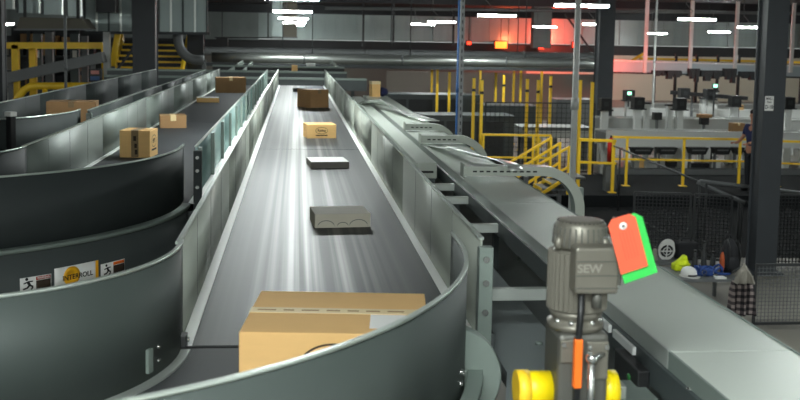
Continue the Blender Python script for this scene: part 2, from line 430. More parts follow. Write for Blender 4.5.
def runner(root, ang, z, s, m='ink_black'):
    mt = tangent_frame(ang, z)
    def strokes(l): 
        mb = MB()
        for p, q, w in l: mb.beam((p[0]*s, p[1]*s, 0), (q[0]*s, q[1]*s, 0), w*s, .0008)
        return mb
    mb = strokes([((-.05,.22),(.1,-.05),.2), ((.1,-.05),(.35,-.2),.13), ((.35,-.2),(.2,-.42),.11), ((.1,-.05),(-.1,-.25),.13), ((-.1,-.25),(-.4,-.3),.11), ((0,.2),(.35,.2),.09), ((0,.2),(-.35,.1),.09), ((-.4,-.46),(.4,-.46),.05)])
    mb.lathe((-.12*s,.4*s,0), [(.11*s,-.0004),(.11*s,.0004)], 'z', 12)
    mb.move(mt); mb.build('falling_figure', m, root)
a1 = ang_of(36); a2 = ang_of(78); a3 = ang_of(113)
w1 = abs(ang_of(52)-ang_of(22))*1.647; w2 = abs(ang_of(99)-ang_of(55))*1.647; w3 = abs(ang_of(125)-ang_of(101))*1.647
Z0, Z1 = 2.198, 2.266
s1, da = sticker('small white warning label with a falling figure and red heading, left of the brand plate', 'warning_label', a1, w1, Z0-.0, Z1,
    [('backing',0,1,0,1,'white',0), ('red_heading',.5,.97,.72,.95,'ink_red',.0012), ('text_block',.5,.97,.08,.68,'ink',.0012)])
runner(s1, a1-da*.25, (Z0+Z1)/2, w1*.42)
text('heading', 'WARNING', .013, 'white', s1, tangent_frame(a1+da*.235, Z0+(Z1-Z0)*.835, .0028))
s2, da2 = sticker('white and yellow INTERROLL brand plate between two small warning labels', 'brand_label', a2, w2, Z0-.012, Z1+.02,
    [('backing',0,1,0,1,'white',0), ('yellow_edge',.93,1,0,1,'logo_yellow',.0012)])
zc = (Z0+Z1)/2+.004
ring = MB().lathe((0,0,0), [(.018,-.0004),(.047,-.0004),(.047,.0004),(.018,.0004),(.018,-.0004)], 'z', 40)
bpy.context.view_layer.update()
ring.move(tangent_frame(a2-da2*.13, zc, .0022)).build('ring_logo', 'logo_yellow', s2)
text('brand_name', 'INTERROLL', .034, 'ink_black', s2, tangent_frame(a2+da2*.0, zc-.006, .0036), 1.0)
s3, da3 = sticker('small white warning label with a crouched figure and orange heading, right of the brand plate', 'warning_label', a3, w3, Z0-.004, Z1-.006,
    [('backing',0,1,0,1,'white',0), ('orange_heading',.5,.97,.72,.95,'orange',.0012), ('text_block',.5,.97,.08,.68,'ink',.0012)])
runner(s3, a3-da3*.25, (Z0+Z1)/2-.008, w3*.36)
# ------------------------------------------------------------------ cartons on the belts
def carton(name, label, loc, w, d, h, rz, m='card', group=None, tape='len', tape_m='tape', logo=None, logo_face='front', lab=None, top_m=None, side_tape=False):
    t = thing(name, label, 'carton', loc, group, True, rz)
    MB().box(-w/2, w/2, -d/2, d/2, 0, h).build('body', m, t, .003)
    if tape == 'len':
        tp = MB().box(-w/2-.001, w/2+.001, -.028, .028, h, h+.0012)
        tp.box(-w/2-.0015, -w/2, -.028, .028, h-.06, h); tp.box(w/2, w/2+.0015, -.028, .028, h-.06, h); tp = tp.build('tape', tape_m, t)
        mb = MB(); x = -w/2+.02
        rnd = random.Random(int(w*1000))
        while x < w/2-.05:
            e = x+rnd.uniform(.03,.055); mb.box(x, e, -.006, .006, h+.0012, h+.0016); x = e+.022
        mb.build('tape_print', 'card_dark', tp)
    elif tape == 'wid':
        tp = MB().box(-.03, .03, -d/2-.001, d/2+.001, h, h+.0012); tp.box(-.03, .03, -d/2-.0015, -d/2, h*.02 if side_tape else h-.06, h)
        tp = tp.build('tape', tape_m, t)
        if side_tape:
            mb = MB()
            mb.box(-.012,.012,-d/2-.003,-d/2-.0015,h*.62,h*.8); mb.box(-.004,.018,-d/2-.003,-d/2-.0015,h*.36,h*.52); mb.box(.0,.022,-d/2-.003,-d/2-.0015,h*.12,h*.3)
            mb.build('tape_print', 'ink', tp)
    if top_m: MB().box(-w/2+.002, w/2-.002, -d/2+.002, d/2-.002, h, h+.002).build('top_sheet', top_m, t)
    if logo:
        W = {'front': w, 'right': d}[logo_face]
        fr = frame_mat((0, -d/2-.0006, h*logo[2]), (1,0,0), (0,0,1)) if logo_face == 'front' else frame_mat((w/2+.0006, 0, h*logo[2]), (0,1,0), (0,0,1))
        fr = fr @ Matrix.Translation((W*logo[1], 0, 0))
        ra, rb = logo[3]*W/2, logo[4]*h/2
        mb = MB(); ri = []
        for k in range(48):
            a = 2*PI*k/48; ri.append((math.cos(a), math.sin(a)))
        k1 = .94; V = [[mb.bm.verts.new((c*ra*q, s_*rb*q if q == 1 else s_*(rb-ra*(1-q)), 0)) for c, s_ in ri] for q in (1, k1)]
        for k in range(48): mb.bm.faces.new((V[0][k], V[0][(k+1)%48], V[1][(k+1)%48], V[1][k]))
        mb.move(fr); lg = mb.build('oval_logo', 'ink', t)
        tx = text('logo_name', logo[0], rb*.95, 'ink', lg, fr, 1.0)
        if len(logo) > 5:
            mb = MB(); mb.box(-ra*.95, ra*.95, -rb*1.55, -rb*1.25, 0, .0006); mb.move(fr); mb.build('printed_line', 'ink', t)
    if lab:
        x0, x1, y0, y1 = lab
        MB().box(x0, x1, y0, y1, h, h+.0008).build('shipping_label', 'white', t)
    return t
def on_belt(px, py): return atz(px, py, ZB)
# the large near carton
carton('cardboard_carton', 'large tan taped carton nearest on the streaked belt, white shipping label on top', (.133, 2.90, ZB+.0005), .52, .45, .20, -.10, 'card', None, 'len', 'tape', ('RPTING', .0, .5, .38, .72), 'front', (.095, .25, -.172, -.034))
# flat grey carton
p = atz(343, 229, ZB)
carton('flat_carton', 'flat greyish carton second nearest on the streaked belt, printed waves along its front', (p.x-.012, p.y+.16, ZB+.0005), .30, .25, .075, .10, 'card_grey', None, None, logo=None)
fl = bpy.data.objects['flat_carton']
mb = MB()
for c, rr in ((-.09,.045), (.085,.05), (0,.03)):
    pts = [(c+rr*math.cos(PI*k/10), .008+rr*.7*math.sin(PI*k/10)) for k in range(11)]
    for a, b in zip(pts, pts[1:]): mb.beam((a[0], -.1255, a[1]), (b[0], -.1255, b[1]), .001, .004)
mb.build('wave_print', 'mgrey', fl)
p = atz(328, 168.5, ZB)
carton('flat_carton', 'thin carton with bright white top and dark front, third along the streaked belt', (p.x, p.y+.16, ZB+.0005), .30, .32, .05, .10, 'grey_front', None, None, top_m='white')
p = atz(321, 138.5, ZB)
carton('cardboard_carton', 'small tan carton with an oval logo on its front, fourth along the streaked belt', (p.x-.012, p.y+.14, ZB+.0005), .30, .25, .14, .15, 'card', None, None, logo=('Rpting', 0, .56, .42, .5, 1))
p = atz(313, 108, ZB)
carton('cardboard_carton', 'dark brown cube carton farthest along the streaked belt', (p.x, p.y+.2, ZB+.0005), .33, .33, .265, .62, 'card_dark', None, 'wid', 'tape_clear')
p = atz(303, 92, ZB)
carton('flat_carton', 'thin black parcel lying behind the dark brown cube carton', (p.x, p.y+.1, ZB+.0005), .38, .2, .07, .05, 'black', None, None)
# middle conveyor
p = atz(134, 158, ZB)
carton('cardboard_carton', 'tan cube carton on the curve of the middle conveyor, tape down its face', (p.x+.018, p.y+.15, ZB+.0005), .25, .27, .225, -.10, 'card', None, 'wid', 'tape_clear', ('RPT', 0, .58, .62, .45, 1), 'right', None, None, True)
p = atz(168, 128.5, ZB)
carton('cardboard_carton', 'low brown carton just behind the tan cube carton, middle conveyor', (p.x+.03, p.y+.17, ZB+.0005), .28, .26, .14, .18, 'card_dark', None, 'wid', 'tape')
p = atz(205, 102.5, ZB)
carton('flat_carton', 'flat pale carton lying mid-way along the middle conveyor', (p.x+.03, p.y+.15, ZB+.0005), .34, .3, .07, .1, 'card', None, None, top_m='white')
p = atz(227, 93, ZB)
carton('cardboard_carton', 'wide brown carton at the far end of the middle conveyor', (p.x+.05, p.y+.2, ZB+.0005), .54, .32, .28, .12, 'card_dark', None, 'wid', 'tape')
# far conveyor
carton('cardboard_carton', 'brown carton showing over the guard of the dim outer conveyor', (-2.36, 10.95, ZB+.0005), .50, .34, .30, .1, 'card_dark', None, 'wid', 'tape_clear')

# ------------------------------------------------------------------ cable tray run beside the belt
ZS = 2.6
tr = thing('cable_tray', 'long flat grey covered tray running beside the right guard of the streaked belt', 'cable tray', (1.16, 3, 0))
def kz(y): return ZS
y0 = 1.3
for i, (a, b) in enumerate(((1.3, 2.47), (2.475, 4.9), (4.905, 7.3), (7.305, 9.7), (9.705, 14.5))):
    dz = -.012 if i == 0 else 0
    c = MB()
    c.bm.verts.ensure_lookup_table()
    c.box(.985, 1.315, a, b, ZS-.006+dz*0, ZS)
    c.build('cover_panel', 'cover', tr)
    MB().box(.978, .9845, a, b, ZS-.09, ZS+.003).build('side_flange', 'galv_light' if i else 'galv_soft', tr)
    MB().box(1.3155, 1.321, a, b, ZS-.09, ZS+.003).build('side_flange', 'galv_soft', tr)
MB().box(.99, 1.31, 1.3, 14.5, ZS-.085, ZS-.012).build('tray_body', 'frame_dark', tr)
MB().box(.965, .977, 1.3, 14.5, ZS-.12, ZS-.045).build('lower_rail', 'frame', tr)
sk_ = MB().box(1.296, 1.306, 1.3, 14.5, 1.3, ZS-.085).build('side_skirt', 'deck', tr)
for y, z in ((5.6, 2.24), (5.6, 2.16)): MB().lathe((1.296, y, z), [(.022,0),(.022,-.008),(.01,-.014)], 'x', 14).build('bolt', 'galv_soft', sk_)
for y in (2.62, 2.85, 3.02):
    pass
for y0_, y1_ in ((2.68, 2.86), (2.90, 3.16)):
    MB().box(.955, .965, y0_, y1_, ZS-.075, ZS-.052).build('clip_plate', 'strip', tr)
hb = MB().box(.93, .964, 2.56, 2.76, ZS-.17, ZS-.08).build('sensor_box', 'black', tr, .004)
MB().blob((.929, 2.63, ZS-.12), .004, .012, .01, 0, 2).build('indicator', mat('green_dull', (40,120,50), .4), hb)
for y in (2.05, 2.18, 2.32): MB().blob((.975, y, ZS-.05), .008, .012, .010, 0, 2).build('bolt', 'chrome', tr)
mb = MB()
for k in range(5): mb.box(.9755, .978, 2.1+k*.06, 2.125+k*.06, ZS-.075, ZS-.065)
mb.build('slot_row', 'black', tr)
for y in (1.9, 6.2, 10.2, 14.2):
    for x in (1.02, 1.28): MB().box(x-.02, x+.02, y-.02, y+.02, 0, ZS-.085).build('leg', 'frame', tr)
# rungs tying tray and conveyor, and the dark deck between them
dk = tag(MB().prism([(.60,1.4),(.955,1.4),(.955,9),(.70,9),(.70,3.15),(.60,2.72)], 'z', 2.30, 2.32).build('deck_plate', 'deck'), 'dark plate deck low in the gap between belt guard and grey tray', 'deck')
for y in (3.45, 3.25): MB().lathe((.88, y, 2.32), [(.014,0),(.014,.008),(.006,.012)], 'z', 14).build('bolt', 'galv_soft', dk)
for x, y in ((.63, 1.5), (.93, 1.5), (.75, 5), (.93, 5), (.75, 8.9), (.93, 8.9)): MB().box(x-.015, x+.015, y-.015, y+.015, 0, 2.30).build('leg', 'frame', dk)
for k, (y, d) in enumerate(((3.38, 'nearest'), (4.62, 'second nearest'), (5.45, 'third nearest'), (5.95, 'farthest'))):
    tag(MB().box(.69, .964, y, y+.035, 2.50, 2.54).build('cross_bar', 'galv_light'), f'short steel cross bar between belt guard and grey tray, {d} of four', 'bar', 'cross bars in the gap')
# narrow raised channel between guard and tray
ch = thing('wire_channel', 'narrow raised grey channel between belt guard and covered tray, slotted end plate', 'channel', (.86, 6.7, 2.3))
MB().box(.80, .93, 6.5, 14.2, 2.56, 2.60).build('lid', 'cover', ch)
MB().box(.805, .925, 6.52, 14.2, 2.32, 2.56).build('trough', 'frame', ch)
e = MB().box(.798, .932, 6.49, 6.50, 2.50, 2.602).build('end_plate', 'galv', ch)
MB().box(.82, .91, 6.486, 6.49, 2.535, 2.55).build('slot', 'black', e)
# drop-off trays that cross over the cover and curve down
def drop_tray(label, y, x_in, x_str, rad, zt, zd):
    t = thing('curved_cable_tray', label, 'cable tray', (x_in, y, ZS), 'curved trays dropping off the covered tray')
    d, h = .10, .056
    pts_o = [(x_in, zt)] + [(x_str + rad*math.sin(a), zt - rad + rad*math.cos(a)) for a in [PI/2*k/14 for k in range(15)]] + [(x_str+rad, zd)]
    ri_ = rad-h
    pts_i = [(x_in, zt-h)] + [(x_str + ri_*math.sin(a), zt - rad + ri_*math.cos(a)) for a in [PI/2*k/14 for k in range(15)]] + [(x_str+ri_, zd)]
    def ribbon_xz(A, B, ya, yb):
        mb = MB(); L = [[mb.bm.verts.new((p[0], yy, p[1])) for p, yy in ((a, ya), (b, ya), (b, yb), (a, yb))] for a, b in zip(A, B)]
        for u, v in zip(L, L[1:]):
            for i in range(4): mb.bm.faces.new((u[i], v[i], v[(i+1)%4], u[(i+1)%4]))
        mb.bm.faces.new(L[0]); mb.bm.faces.new(L[-1][::-1]); return mb
    ribbon_xz(pts_o, pts_i, y, y+.006).build('side_wall', 'galv', t)
    ribbon_xz(pts_o, pts_i, y+d, y+d+.006).build('side_wall', 'galv', t)
    lo = [(a[0]*.06+b[0]*.94, a[1]*.06+b[1]*.94) for a, b in zip(pts_o, pts_i)]
    ribbon_xz(lo, pts_i, y+.006, y+d).build('tray_floor', 'galv_soft', t)
    up = [(a[0]*.93+b[0]*.07, a[1]*.93+b[1]*.07) for a, b in zip(pts_o, pts_i)]
    ribbon_xz(pts_o, up, y+.006, y+d).build('tray_lid', 'galv_light', t)
    mb = MB(); x = x_in+.05
    while x < x_str-.03: mb.box(x, x+.024, y-.001, y, zt-h*.62, zt-h*.45); x += .040
    mb.build('slot_row', 'black', t)
    MB().box(x_in-.006, x_in, y-.01, y+d+.016, zt-h-.012, zt+.012).build('end_bracket', 'galv', t)
    return t
drop_tray('slotted grey tray arching over the covered tray beside the grey conduit, nearest of three', 5.75, .99, 1.46, .26, ZS+.074, 1.5)
drop_tray('slotted grey tray arching over the covered tray, middle of three', 7.65, .97, 1.27, .24, ZS+.072, 1.6)
drop_tray('slotted grey tray arching over the covered tray, farthest of three', 8.75, .97, 1.22, .22, ZS+.070, 1.7)
# loose metal strap twisted over the trays
def strap(label, pts, w):
    mb = MB(); L = []
    for i, p in enumerate(pts):
        a = Vector(pts[max(0,i-1)][:3]); b = Vector(pts[min(len(pts)-1,i+1)][:3]); d = (b-a).normalized()
        s_ = d.cross(Vector((0,0,1))).normalized(); n = s_.cross(d); tw = p[3]; ax = s_*math.cos(tw)+n*math.sin(tw); nn = d.cross(ax)
        P = Vector(p[:3]); L.append([mb.bm.verts.new(P+ax*w/2*u+nn*.002*v) for u, v in ((-1,-1),(1,-1),(1,1),(-1,1))])
    for u, v in zip(L, L[1:]):
        for i in range(4):
            f = mb.bm.faces.new((u[i], v[i], v[(i+1)%4], u[(i+1)%4])); f.smooth = True
    mb.bm.faces.new(L[0]); mb.bm.faces.new(L[-1][::-1])
    o = mb.build('metal_strap', 'galv_bright'); return tag(o, label, 'strap')
strap('bent shiny metal strap twisting across the covered tray under the nearest arching tray', [(1.04,7.55,2.605,.0),(1.06,7.15,2.63,.15),(1.09,6.75,2.665,.35),(1.13,6.4,2.675,.45),(1.18,6.12,2.685,.35),(1.22,5.95,2.694,.15),(1.25,5.82,2.694,.05),(1.275,5.72,2.688,0),(1.285,5.67,2.66,0)], .085)
strap('crumpled shiny metal strip lying over the far end of the trays', [(.86,12.6,2.61,0),(.92,11.9,2.66,.3),(1.02,11.2,2.70,.6),(1.12,10.6,2.66,.2),(1.22,10.1,2.64,0),(1.32,9.6,2.63,0)], .16)
# ------------------------------------------------------------------ gear motor and its tags
mx, my = .650, 2.2
gm = thing('gear_motor', 'upright grey gear motor with finned body standing in front of the covered tray', 'motor', (mx, my, 2.402))
cw = MB().lathe((mx, my, 0), [(.04,3.026),(.056,3.024),(.062,3.016),(.066,2.995),(.066,2.965),(.060,2.96)], 'z', 40).build('fan_cowl', 'motor', gm)
mb = MB()
for k in range(28):
    a = 2*PI*k/28; c, s_ = math.cos(a), math.sin(a)
    mb.beam((mx+.0635*c, my+.0635*s_, 3.012), (mx+.0675*c, my+.0675*s_, 2.968), .004, .004)
mb.build('grille', 'motor_dark', cw)
mb = MB()
for k in range(30):
    a = 2*PI*k/30
    mb.lathe((mx+.056*math.cos(a), my+.056*math.sin(a), 0), [(.0025,3.0225),(.0025,3.0245)], 'z', 6)
mb.build('vent_hole', 'black', cw)
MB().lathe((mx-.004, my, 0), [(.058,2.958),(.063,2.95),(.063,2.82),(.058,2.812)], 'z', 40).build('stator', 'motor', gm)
for k in range(22):
    a = PI*.52 + k*PI*1.0/21
    if k in (0,): pass
mb = MB()
for k in range(34):
    a = 2*PI*k/34; c, s_ = math.cos(a), math.sin(a)
    mb.beam((mx-.004+.068*c, my+.068*s_, 2.952), (mx-.004+.068*c, my+.068*s_, 2.815), .014, .0035)
# fins point outward
mb.build('cooling_fin', 'motor', gm)
for dx, dy in ((-.062,-.028), (.05,-.045), (-.02,.066)):
    MB().blob((mx+dx, my+dy, 2.975), .012, .012, .018, 0, 2).build('cowl_lug', 'motor', gm)
tb = MB().box(mx-.042, mx+.064, my-.115, my-.06, 2.872, 2.980).build('terminal_box', 'motor', gm, .006)
for z in (2.948, 2.915, 2.886):
    MB().box(mx-.0425, mx+.0645, my-.1165, my-.113, z-.0012, z+.0012).build('seam', 'motor_dark', tb)
text('embossed_name', 'SEW', .026, 'motor_light', tb, frame_mat((mx-.008, my-.116, 2.931), (1,0,0), (0,0,1)), 1.15, .0012)
MB().box(mx+.064, mx+.074, my-.11, my-.065, 2.89, 2.968).build('box_cap', 'motor_dark', tb, .003)
MB().lathe((mx+.02, my-.088, 0), [(.012,2.835),(.012,2.874)], 'z', 12).build('cable_gland', 'motor_dark', tb)
MB().tube([(mx-.02, my-.095, 2.874), (mx-.022, my-.098, 2.80), (mx-.024, my-.095, 2.765), (mx-.024, my-.095, 2.45)], .008, 10).build('motor_cable', 'black', gm)
fl_ = MB().lathe((mx-.006, my, 0), [(.066,2.812),(.066,2.80),(.058,2.795),(.058,2.785),(.07,2.782),(.07,2.768)], 'z', 40).build('flange', 'motor', gm)
for a in (-2.6, -2.0, -1.1, -.4, .6, 1.7):
    MB().lathe((mx-.006+.061*math.cos(a), my+.061*math.sin(a), 2.782), [(.007,0),(.007,.012)], 'z', 8).build('bolt', 'chrome', fl_)
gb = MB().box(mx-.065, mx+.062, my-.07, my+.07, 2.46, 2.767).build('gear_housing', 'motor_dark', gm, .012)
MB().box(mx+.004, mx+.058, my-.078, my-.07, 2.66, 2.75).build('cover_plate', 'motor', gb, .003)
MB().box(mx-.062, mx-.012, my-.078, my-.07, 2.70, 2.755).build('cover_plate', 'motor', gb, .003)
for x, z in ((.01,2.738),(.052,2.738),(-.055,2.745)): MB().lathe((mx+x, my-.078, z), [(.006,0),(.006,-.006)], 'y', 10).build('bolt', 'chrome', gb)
MB().tube([(mx-.065, my, 2.615), (mx-.145, my, 2.615)], [.042,.042], 32).build('shaft_guard', 'yellow_bright', gm)
MB().tube([(mx-.12, my, 2.615), (mx-.152, my, 2.615)], [.045,.045], 24).build('guard_collar', 'yellow', gm)
MB().tube([(mx+.062, my, 2.61), (mx+.104, my, 2.61)], [.046,.046], 32).build('shaft_guard', 'yellow_bright', gm)
MB().box(mx-.034, mx-.014, my-.105, my-.085, 2.648, 2.764).build('orange_sleeve', 'orange', gm, .003)
MB().box(mx-.031, mx-.017, my-.102, my-.088, 2.55, 2.648).build('lower_strap', 'black', gm)
rod = MB().tube([(mx+.006, my-.11, 2.715), (mx+.008, my-.11, 2.54)], .009, 12).build('threaded_rod', 'chrome', gm)
MB().lathe((mx+.006, my-.11, 2.722), [(.013,-.01),(.016,0),(.013,.01)], 'z', 12).build('nut', 'chrome', rod)
MB().tube([(mx+.006, my-.11, 2.722), (mx+.045, my-.075, 2.72)], .008, 10).build('torque_pin', 'chrome', gm)
MB().box(mx-.05, mx+.05, my-.05, my+.05, 2.40, 2.46).build('mounting_foot', 'frame', gm)
gm.scale = (.92, .92, .962)
# stand that carries the motor
st = thing('motor_stand', 'dark steel stand under the grey gear motor', 'stand', (mx, my, 2.32))
MB().box(mx-.12, mx+.22, my-.13, my+.25, 2.38, 2.40).build('top_plate', 'frame_dark', st)
for x, y in ((mx-.01, my-.1), (mx+.19, my-.1), (mx-.01, my+.22), (mx+.19, my+.22)):
    MB().box(x-.015, x+.015, y-.02, y+.02, 2.321, 2.38).build('leg', 'frame', st)
# plated bracket with handle just right of the motor
br = thing('clamp_bracket', 'small steel clamp bracket with chrome lever right of the gear motor', 'bracket', (.85, 2.44, 2.4))
MB().box(.72, .955, 2.46, 2.62, 2.46, 2.475).build('plate', 'galv_soft', br, .002)
MB().tube([(.80, 2.50, 2.545), (.845, 2.46, 2.50)], .010, 12).build('lever', 'chrome', br)
MB().box(.825, .87, 2.47, 2.55, 2.475, 2.51).build('clamp', 'galv', br, .004)
MB().box(.87, .91, 2.5, 2.56, 2.321, 2.46).build('post', 'frame', br)
# two paper tags hung from the motor
def paper_tag(label, cx_, cz, Y, w, h, rot, m, with_eyelet):
    t = thing('hanging_tag', label, 'tag', (cx_, Y, cz))
    c = .18*w
    poly = [(-w/2,-h/2),(w/2,-h/2),(w/2,h/2-c),(w/2-c,h/2),(-w/2+c,h/2),(-w/2,h/2-c)]
    mt = Matrix.Translation((cx_, Y, cz)) @ Matrix.Rotation(rot, 4, 'Y') @ Matrix.Rotation(.06, 4, 'X')
    MB().prism(poly, 'y', -.0006, .0006).move(mt).build('card', m, t)
    if with_eyelet:
        MB().lathe((0,-.0012,h/2-.022), [(.003,0),(.0085,0),(.0085,.0005),(.003,.0005),(.003,0)], 'y', 24).move(mt).build('eyelet', 'white', t)
        MB().lathe((0,-.0014,h/2-.022), [(.003,0),(.003,.0004)], 'y', 12).move(mt).build('hole', 'ink', t)
        mb = MB()
        for x in (-.012, -.005, .002, .009, .016):
            mb.box(x-.0007, x+.0007, -.0011, -.0007, -.035, .03)
        mb.move(mt).build('faint_print', mat('tag_print', (196,84,60), .7), t)
    return t
pc = at(628.5, 243.5, 2.072)
paper_tag('orange paper tag with white eyelet hanging over the green one', pc.x-.002, pc.z, 2.072, .063, .126, -.31, 'tag_orange', True)
pg = at(632.5, 247.5, 2.080)
paper_tag('bright green paper tag behind the orange one', pg.x, pg.z, 2.080, .078, .146, -.33, 'tag_green', False)
p0 = at(621, 221, 2.073)
tag(MB().tube([(p0.x, 2.073, p0.z), (p0.x-.012, 2.09, p0.z+.006), (mx+.062, my-.05, 2.975), (mx+.04, my-.05, 2.97)], .0012, 6).build('tag_string', 'cable'), 'thin string tying the paper tags to the gear motor', 'string')
# ------------------------------------------------------------------ hanging lamps
def lamp(label, x, y, z, L=1.08, group='tube lamps'):
    t = thing('hanging_lamp', label, 'lamp', (x, y, z), group)
    MB().box(x-L/2, x+L/2, y-.07, y+.07, z+.045, z+.075).build('housing', 'lamp_body', t)
    MB().box(x-L/2+.01, x+L/2-.01, y-.06, y+.06, z, z+.045).build('diffuser', 'lamp', t)
    for dx in (-.32, .32):
        MB().tube([(x+dx*L, y, z+.075), (x+dx*L, y, 5.35)], .006, 6).build('wire', 'beam', t)
    MB().tube([(x-.2*L, y, z+.07), (x-.25*L, y, z+.13), (x-.12*L, y, z+.25), (x-.3*L, y, z+.45), (x-.32*L, y, z+.8), (x-.30*L, y, 5.35)], .012, 8).build('power_cable', 'cable', t)
rowname = {0: 'over the streaked belt', 1: 'in the first row right of the belts', 2: 'in the second row right of the belts'}
ordn = ['nearest', 'second nearest', 'third nearest', 'fourth nearest', 'farthest']
LZ = 4.13
for r, X in ((0, -.1), (1, 5.6), (2, 11.3)):
    ys = [19, 28.2, 37.4, 46.6, 55.2] if r == 0 else ([19.4, 27.8, 38.6, 44.5] if r == 1 else [27.5, 37, 45])
    for k, y in enumerate(ys):
        w = ordn[k] if k < len(ys)-1 else 'farthest'
        lamp(f'white tube lamp {rowname[r]}, {w} of them', X, y, LZ)
    for y in ([9.8, .6, -8.6] if r == 0 else ([9.8, .6] if r == 1 else [18, 8])):
        pass
lamp('white tube lamp beyond the dark column, nearer of two far right', 20.3, 46.6, LZ-.05)
lamp('white tube lamp beyond the grey beam at far right, farther of two', 20.4, 55.2, LZ-.08)
lamp('white tube lamp low at the far left edge beside a dark post', -14.6, 52, 3.86)
for x, y, w_ in ((-.1, 9.8, 'over the near streaked belt'), (-.3, -1.4, 'added as fill for the near carton'), (5.6, 9.6, 'over the belongings bench'), (5.6, 0, 'right of the gear motor'), (-.4, -8, 'behind the viewer'), (-.2, .25, 'over the start of the curve'), (12.5, 17, 'right of the broad column'), (-7, 17, 'added fill left of the dim conveyor'), (-13, 23, 'added fill over the pallet rack'), (15.5, 26, 'right end of the sorter lines'), (17.4, 37, 'added fill behind the broad column'), (29, 53, 'added fill far right of the beige wall'), (27, 44, 'added fill right of the grey overhead beam')):  # unseen lamps: some continue the rows, others are added as fill light
    lamp(f'white tube lamp hanging out of sight, {w_}', x, y, LZ)
# ------------------------------------------------------------------ ceiling beams, pipes
for k, (y, z) in enumerate(((16, 5.23), (30, 5.2), (44, 5.15), (58, 4.98))):
    tag(MB().box(-24, 33, y-.12, y+.12, z-.12, 5.352).build('roof_beam', 'column_black'), f'dark roof beam running across the hall, {["first","second","third","last"][k]} from the front', 'beam', 'roof beams')
tag(MB().tube([at(325,8,50), at(800,13,50)], .09, 12).build('ceiling_pipe', 'mgrey'), 'long grey pipe just under the dark ceiling crossing above the hanging lamps', 'pipe')
# round duct with flanged joints crossing behind the belts
dz = at(400, 60, 31)
def pipe_run(label, pts, r, m, flanges):
    t = thing('round_duct', label, 'duct', pts[0])
    MB().tube(pts, r, 24).build('duct_pipe', m, t)
    for f_ in (.25, .5, .8):
        h_ = Vector(pts[0]).lerp(Vector(pts[-1]), f_); MB().tube([(h_.x, h_.y, h_.z+r*.9), (h_.x, h_.y, 5.352)], .015, 6).build('hanger_rod', 'beam', t)
    for p, q in flanges:
        p = Vector(p); q = Vector(q); d = (q-p).normalized()*.03
        MB().tube([p-d, p+d], r*1.12, 24).build('flange', 'mgrey', t)
    return t
A = at(212, 57.5, 30); B = at(585, 63.5, 30)
el = [B + Vector((.0,0,0)), B+Vector((.25,.02,-.03)), B+Vector((.42,.06,-.14)), B+Vector((.5,.1,-.32))]
pipe_run('long shiny round duct crossing the hall behind the belts', [A]+[A.lerp(B, k/8) for k in range(1, 9)]+el[1:], .15, 'duct', [(A.lerp(B, f), B) for f in (.24, .5, .78, .97)])
A2 = at(205, 51, 31.5); B2 = at(600, 57, 31.5)
pipe_run('dull grey duct running just above and behind the shiny round duct', [A2+Vector((-1,0,0)), A2, B2], .13, 'mgrey', [(A2.lerp(B2, f), B2) for f in (.4, .8)])
tag(MB().beam(at(205,64,29), at(600,70.5,29), .25, .10).build('support_beam', 'beam'), 'dark beam hanging just below the shiny round duct', 'beam')
tag(MB().beam(at(215,37.5,40), at(272,37.8,40), .06, .05).build('hanging_bar', 'black'), 'thin black bar along the grey wall left of the hanging lamp row', 'bar')
v = at(268,38,40); tag(MB().beam((v.x,40,v.z-.02), (v.x,40,5.352), .06, .05).build('hanging_bar', 'black'), 'thin black upright joining the black bar left of the lamp row', 'bar')
a = at(222,44,45); tag(MB().box(a.x-.25, a.x+.25, 45, 45.3, a.z-.35, a.z+.3).build('wall_box', 'dark'), 'dark box on the grey wall above the brown cartons', 'box')
tag(MB().beam((a.x, 45.1, a.z+.29), (a.x, 45.1, 5.352), .03, .03).build('hanger_rod', 'black'), 'hanger rod of the dark wall box', 'rod')
# hanging ductwork pieces behind the lamp row
for k, (x0, x1, y0_, y1_, Yd, m, lb) in enumerate(((272,283,4,38,41,'panel','narrow zinc duct drop left of the lamp row'), (281,297,24,38,50,'hood','brownish duct box hanging behind the lamp row'),)):
    a = at(x0, y1_, Yd); b = at(x1, y0_, Yd)
    t = thing('hanging_duct', lb, 'duct', (a.x, Yd, a.z))
    MB().box(a.x, b.x, Yd, Yd+.5, a.z, 5.352).build('duct_body', m, t)
    MB().box(a.x-.03, b.x+.03, Yd-.03, Yd+.53, a.z, a.z+.06).build('flange', 'mgrey', t)
# upright hanger posts against the zinc wall
for k, px in enumerate((363, 393, 453)):
    a = at(px, 46, 50)
    tag(MB().box(a.x-.05, a.x+.05, 49.95, 50.05, a.z, 5.352).build('hanger_post', 'black'), f'thin black hanger post against the zinc wall, {["first","second","third"][k]} right of the lamp row', 'post', 'hanger posts')
tag(MB().beam(at(565,14,45), at(608,74,45), .08, .08).build('hanging_brace', 'dark'), 'dark slanting brace left of the dark column near the red glow', 'brace')
# dark duct standing in front of the zinc wall with reddened steel
a = at(533, 48, 52); b = at(552, 10, 52)
tag(MB().box(a.x, b.x, 52, 52.6, a.z, 5.352).build('hanging_duct', 'panel_dark'), 'dark upright duct between the reddened zinc panels', 'duct')
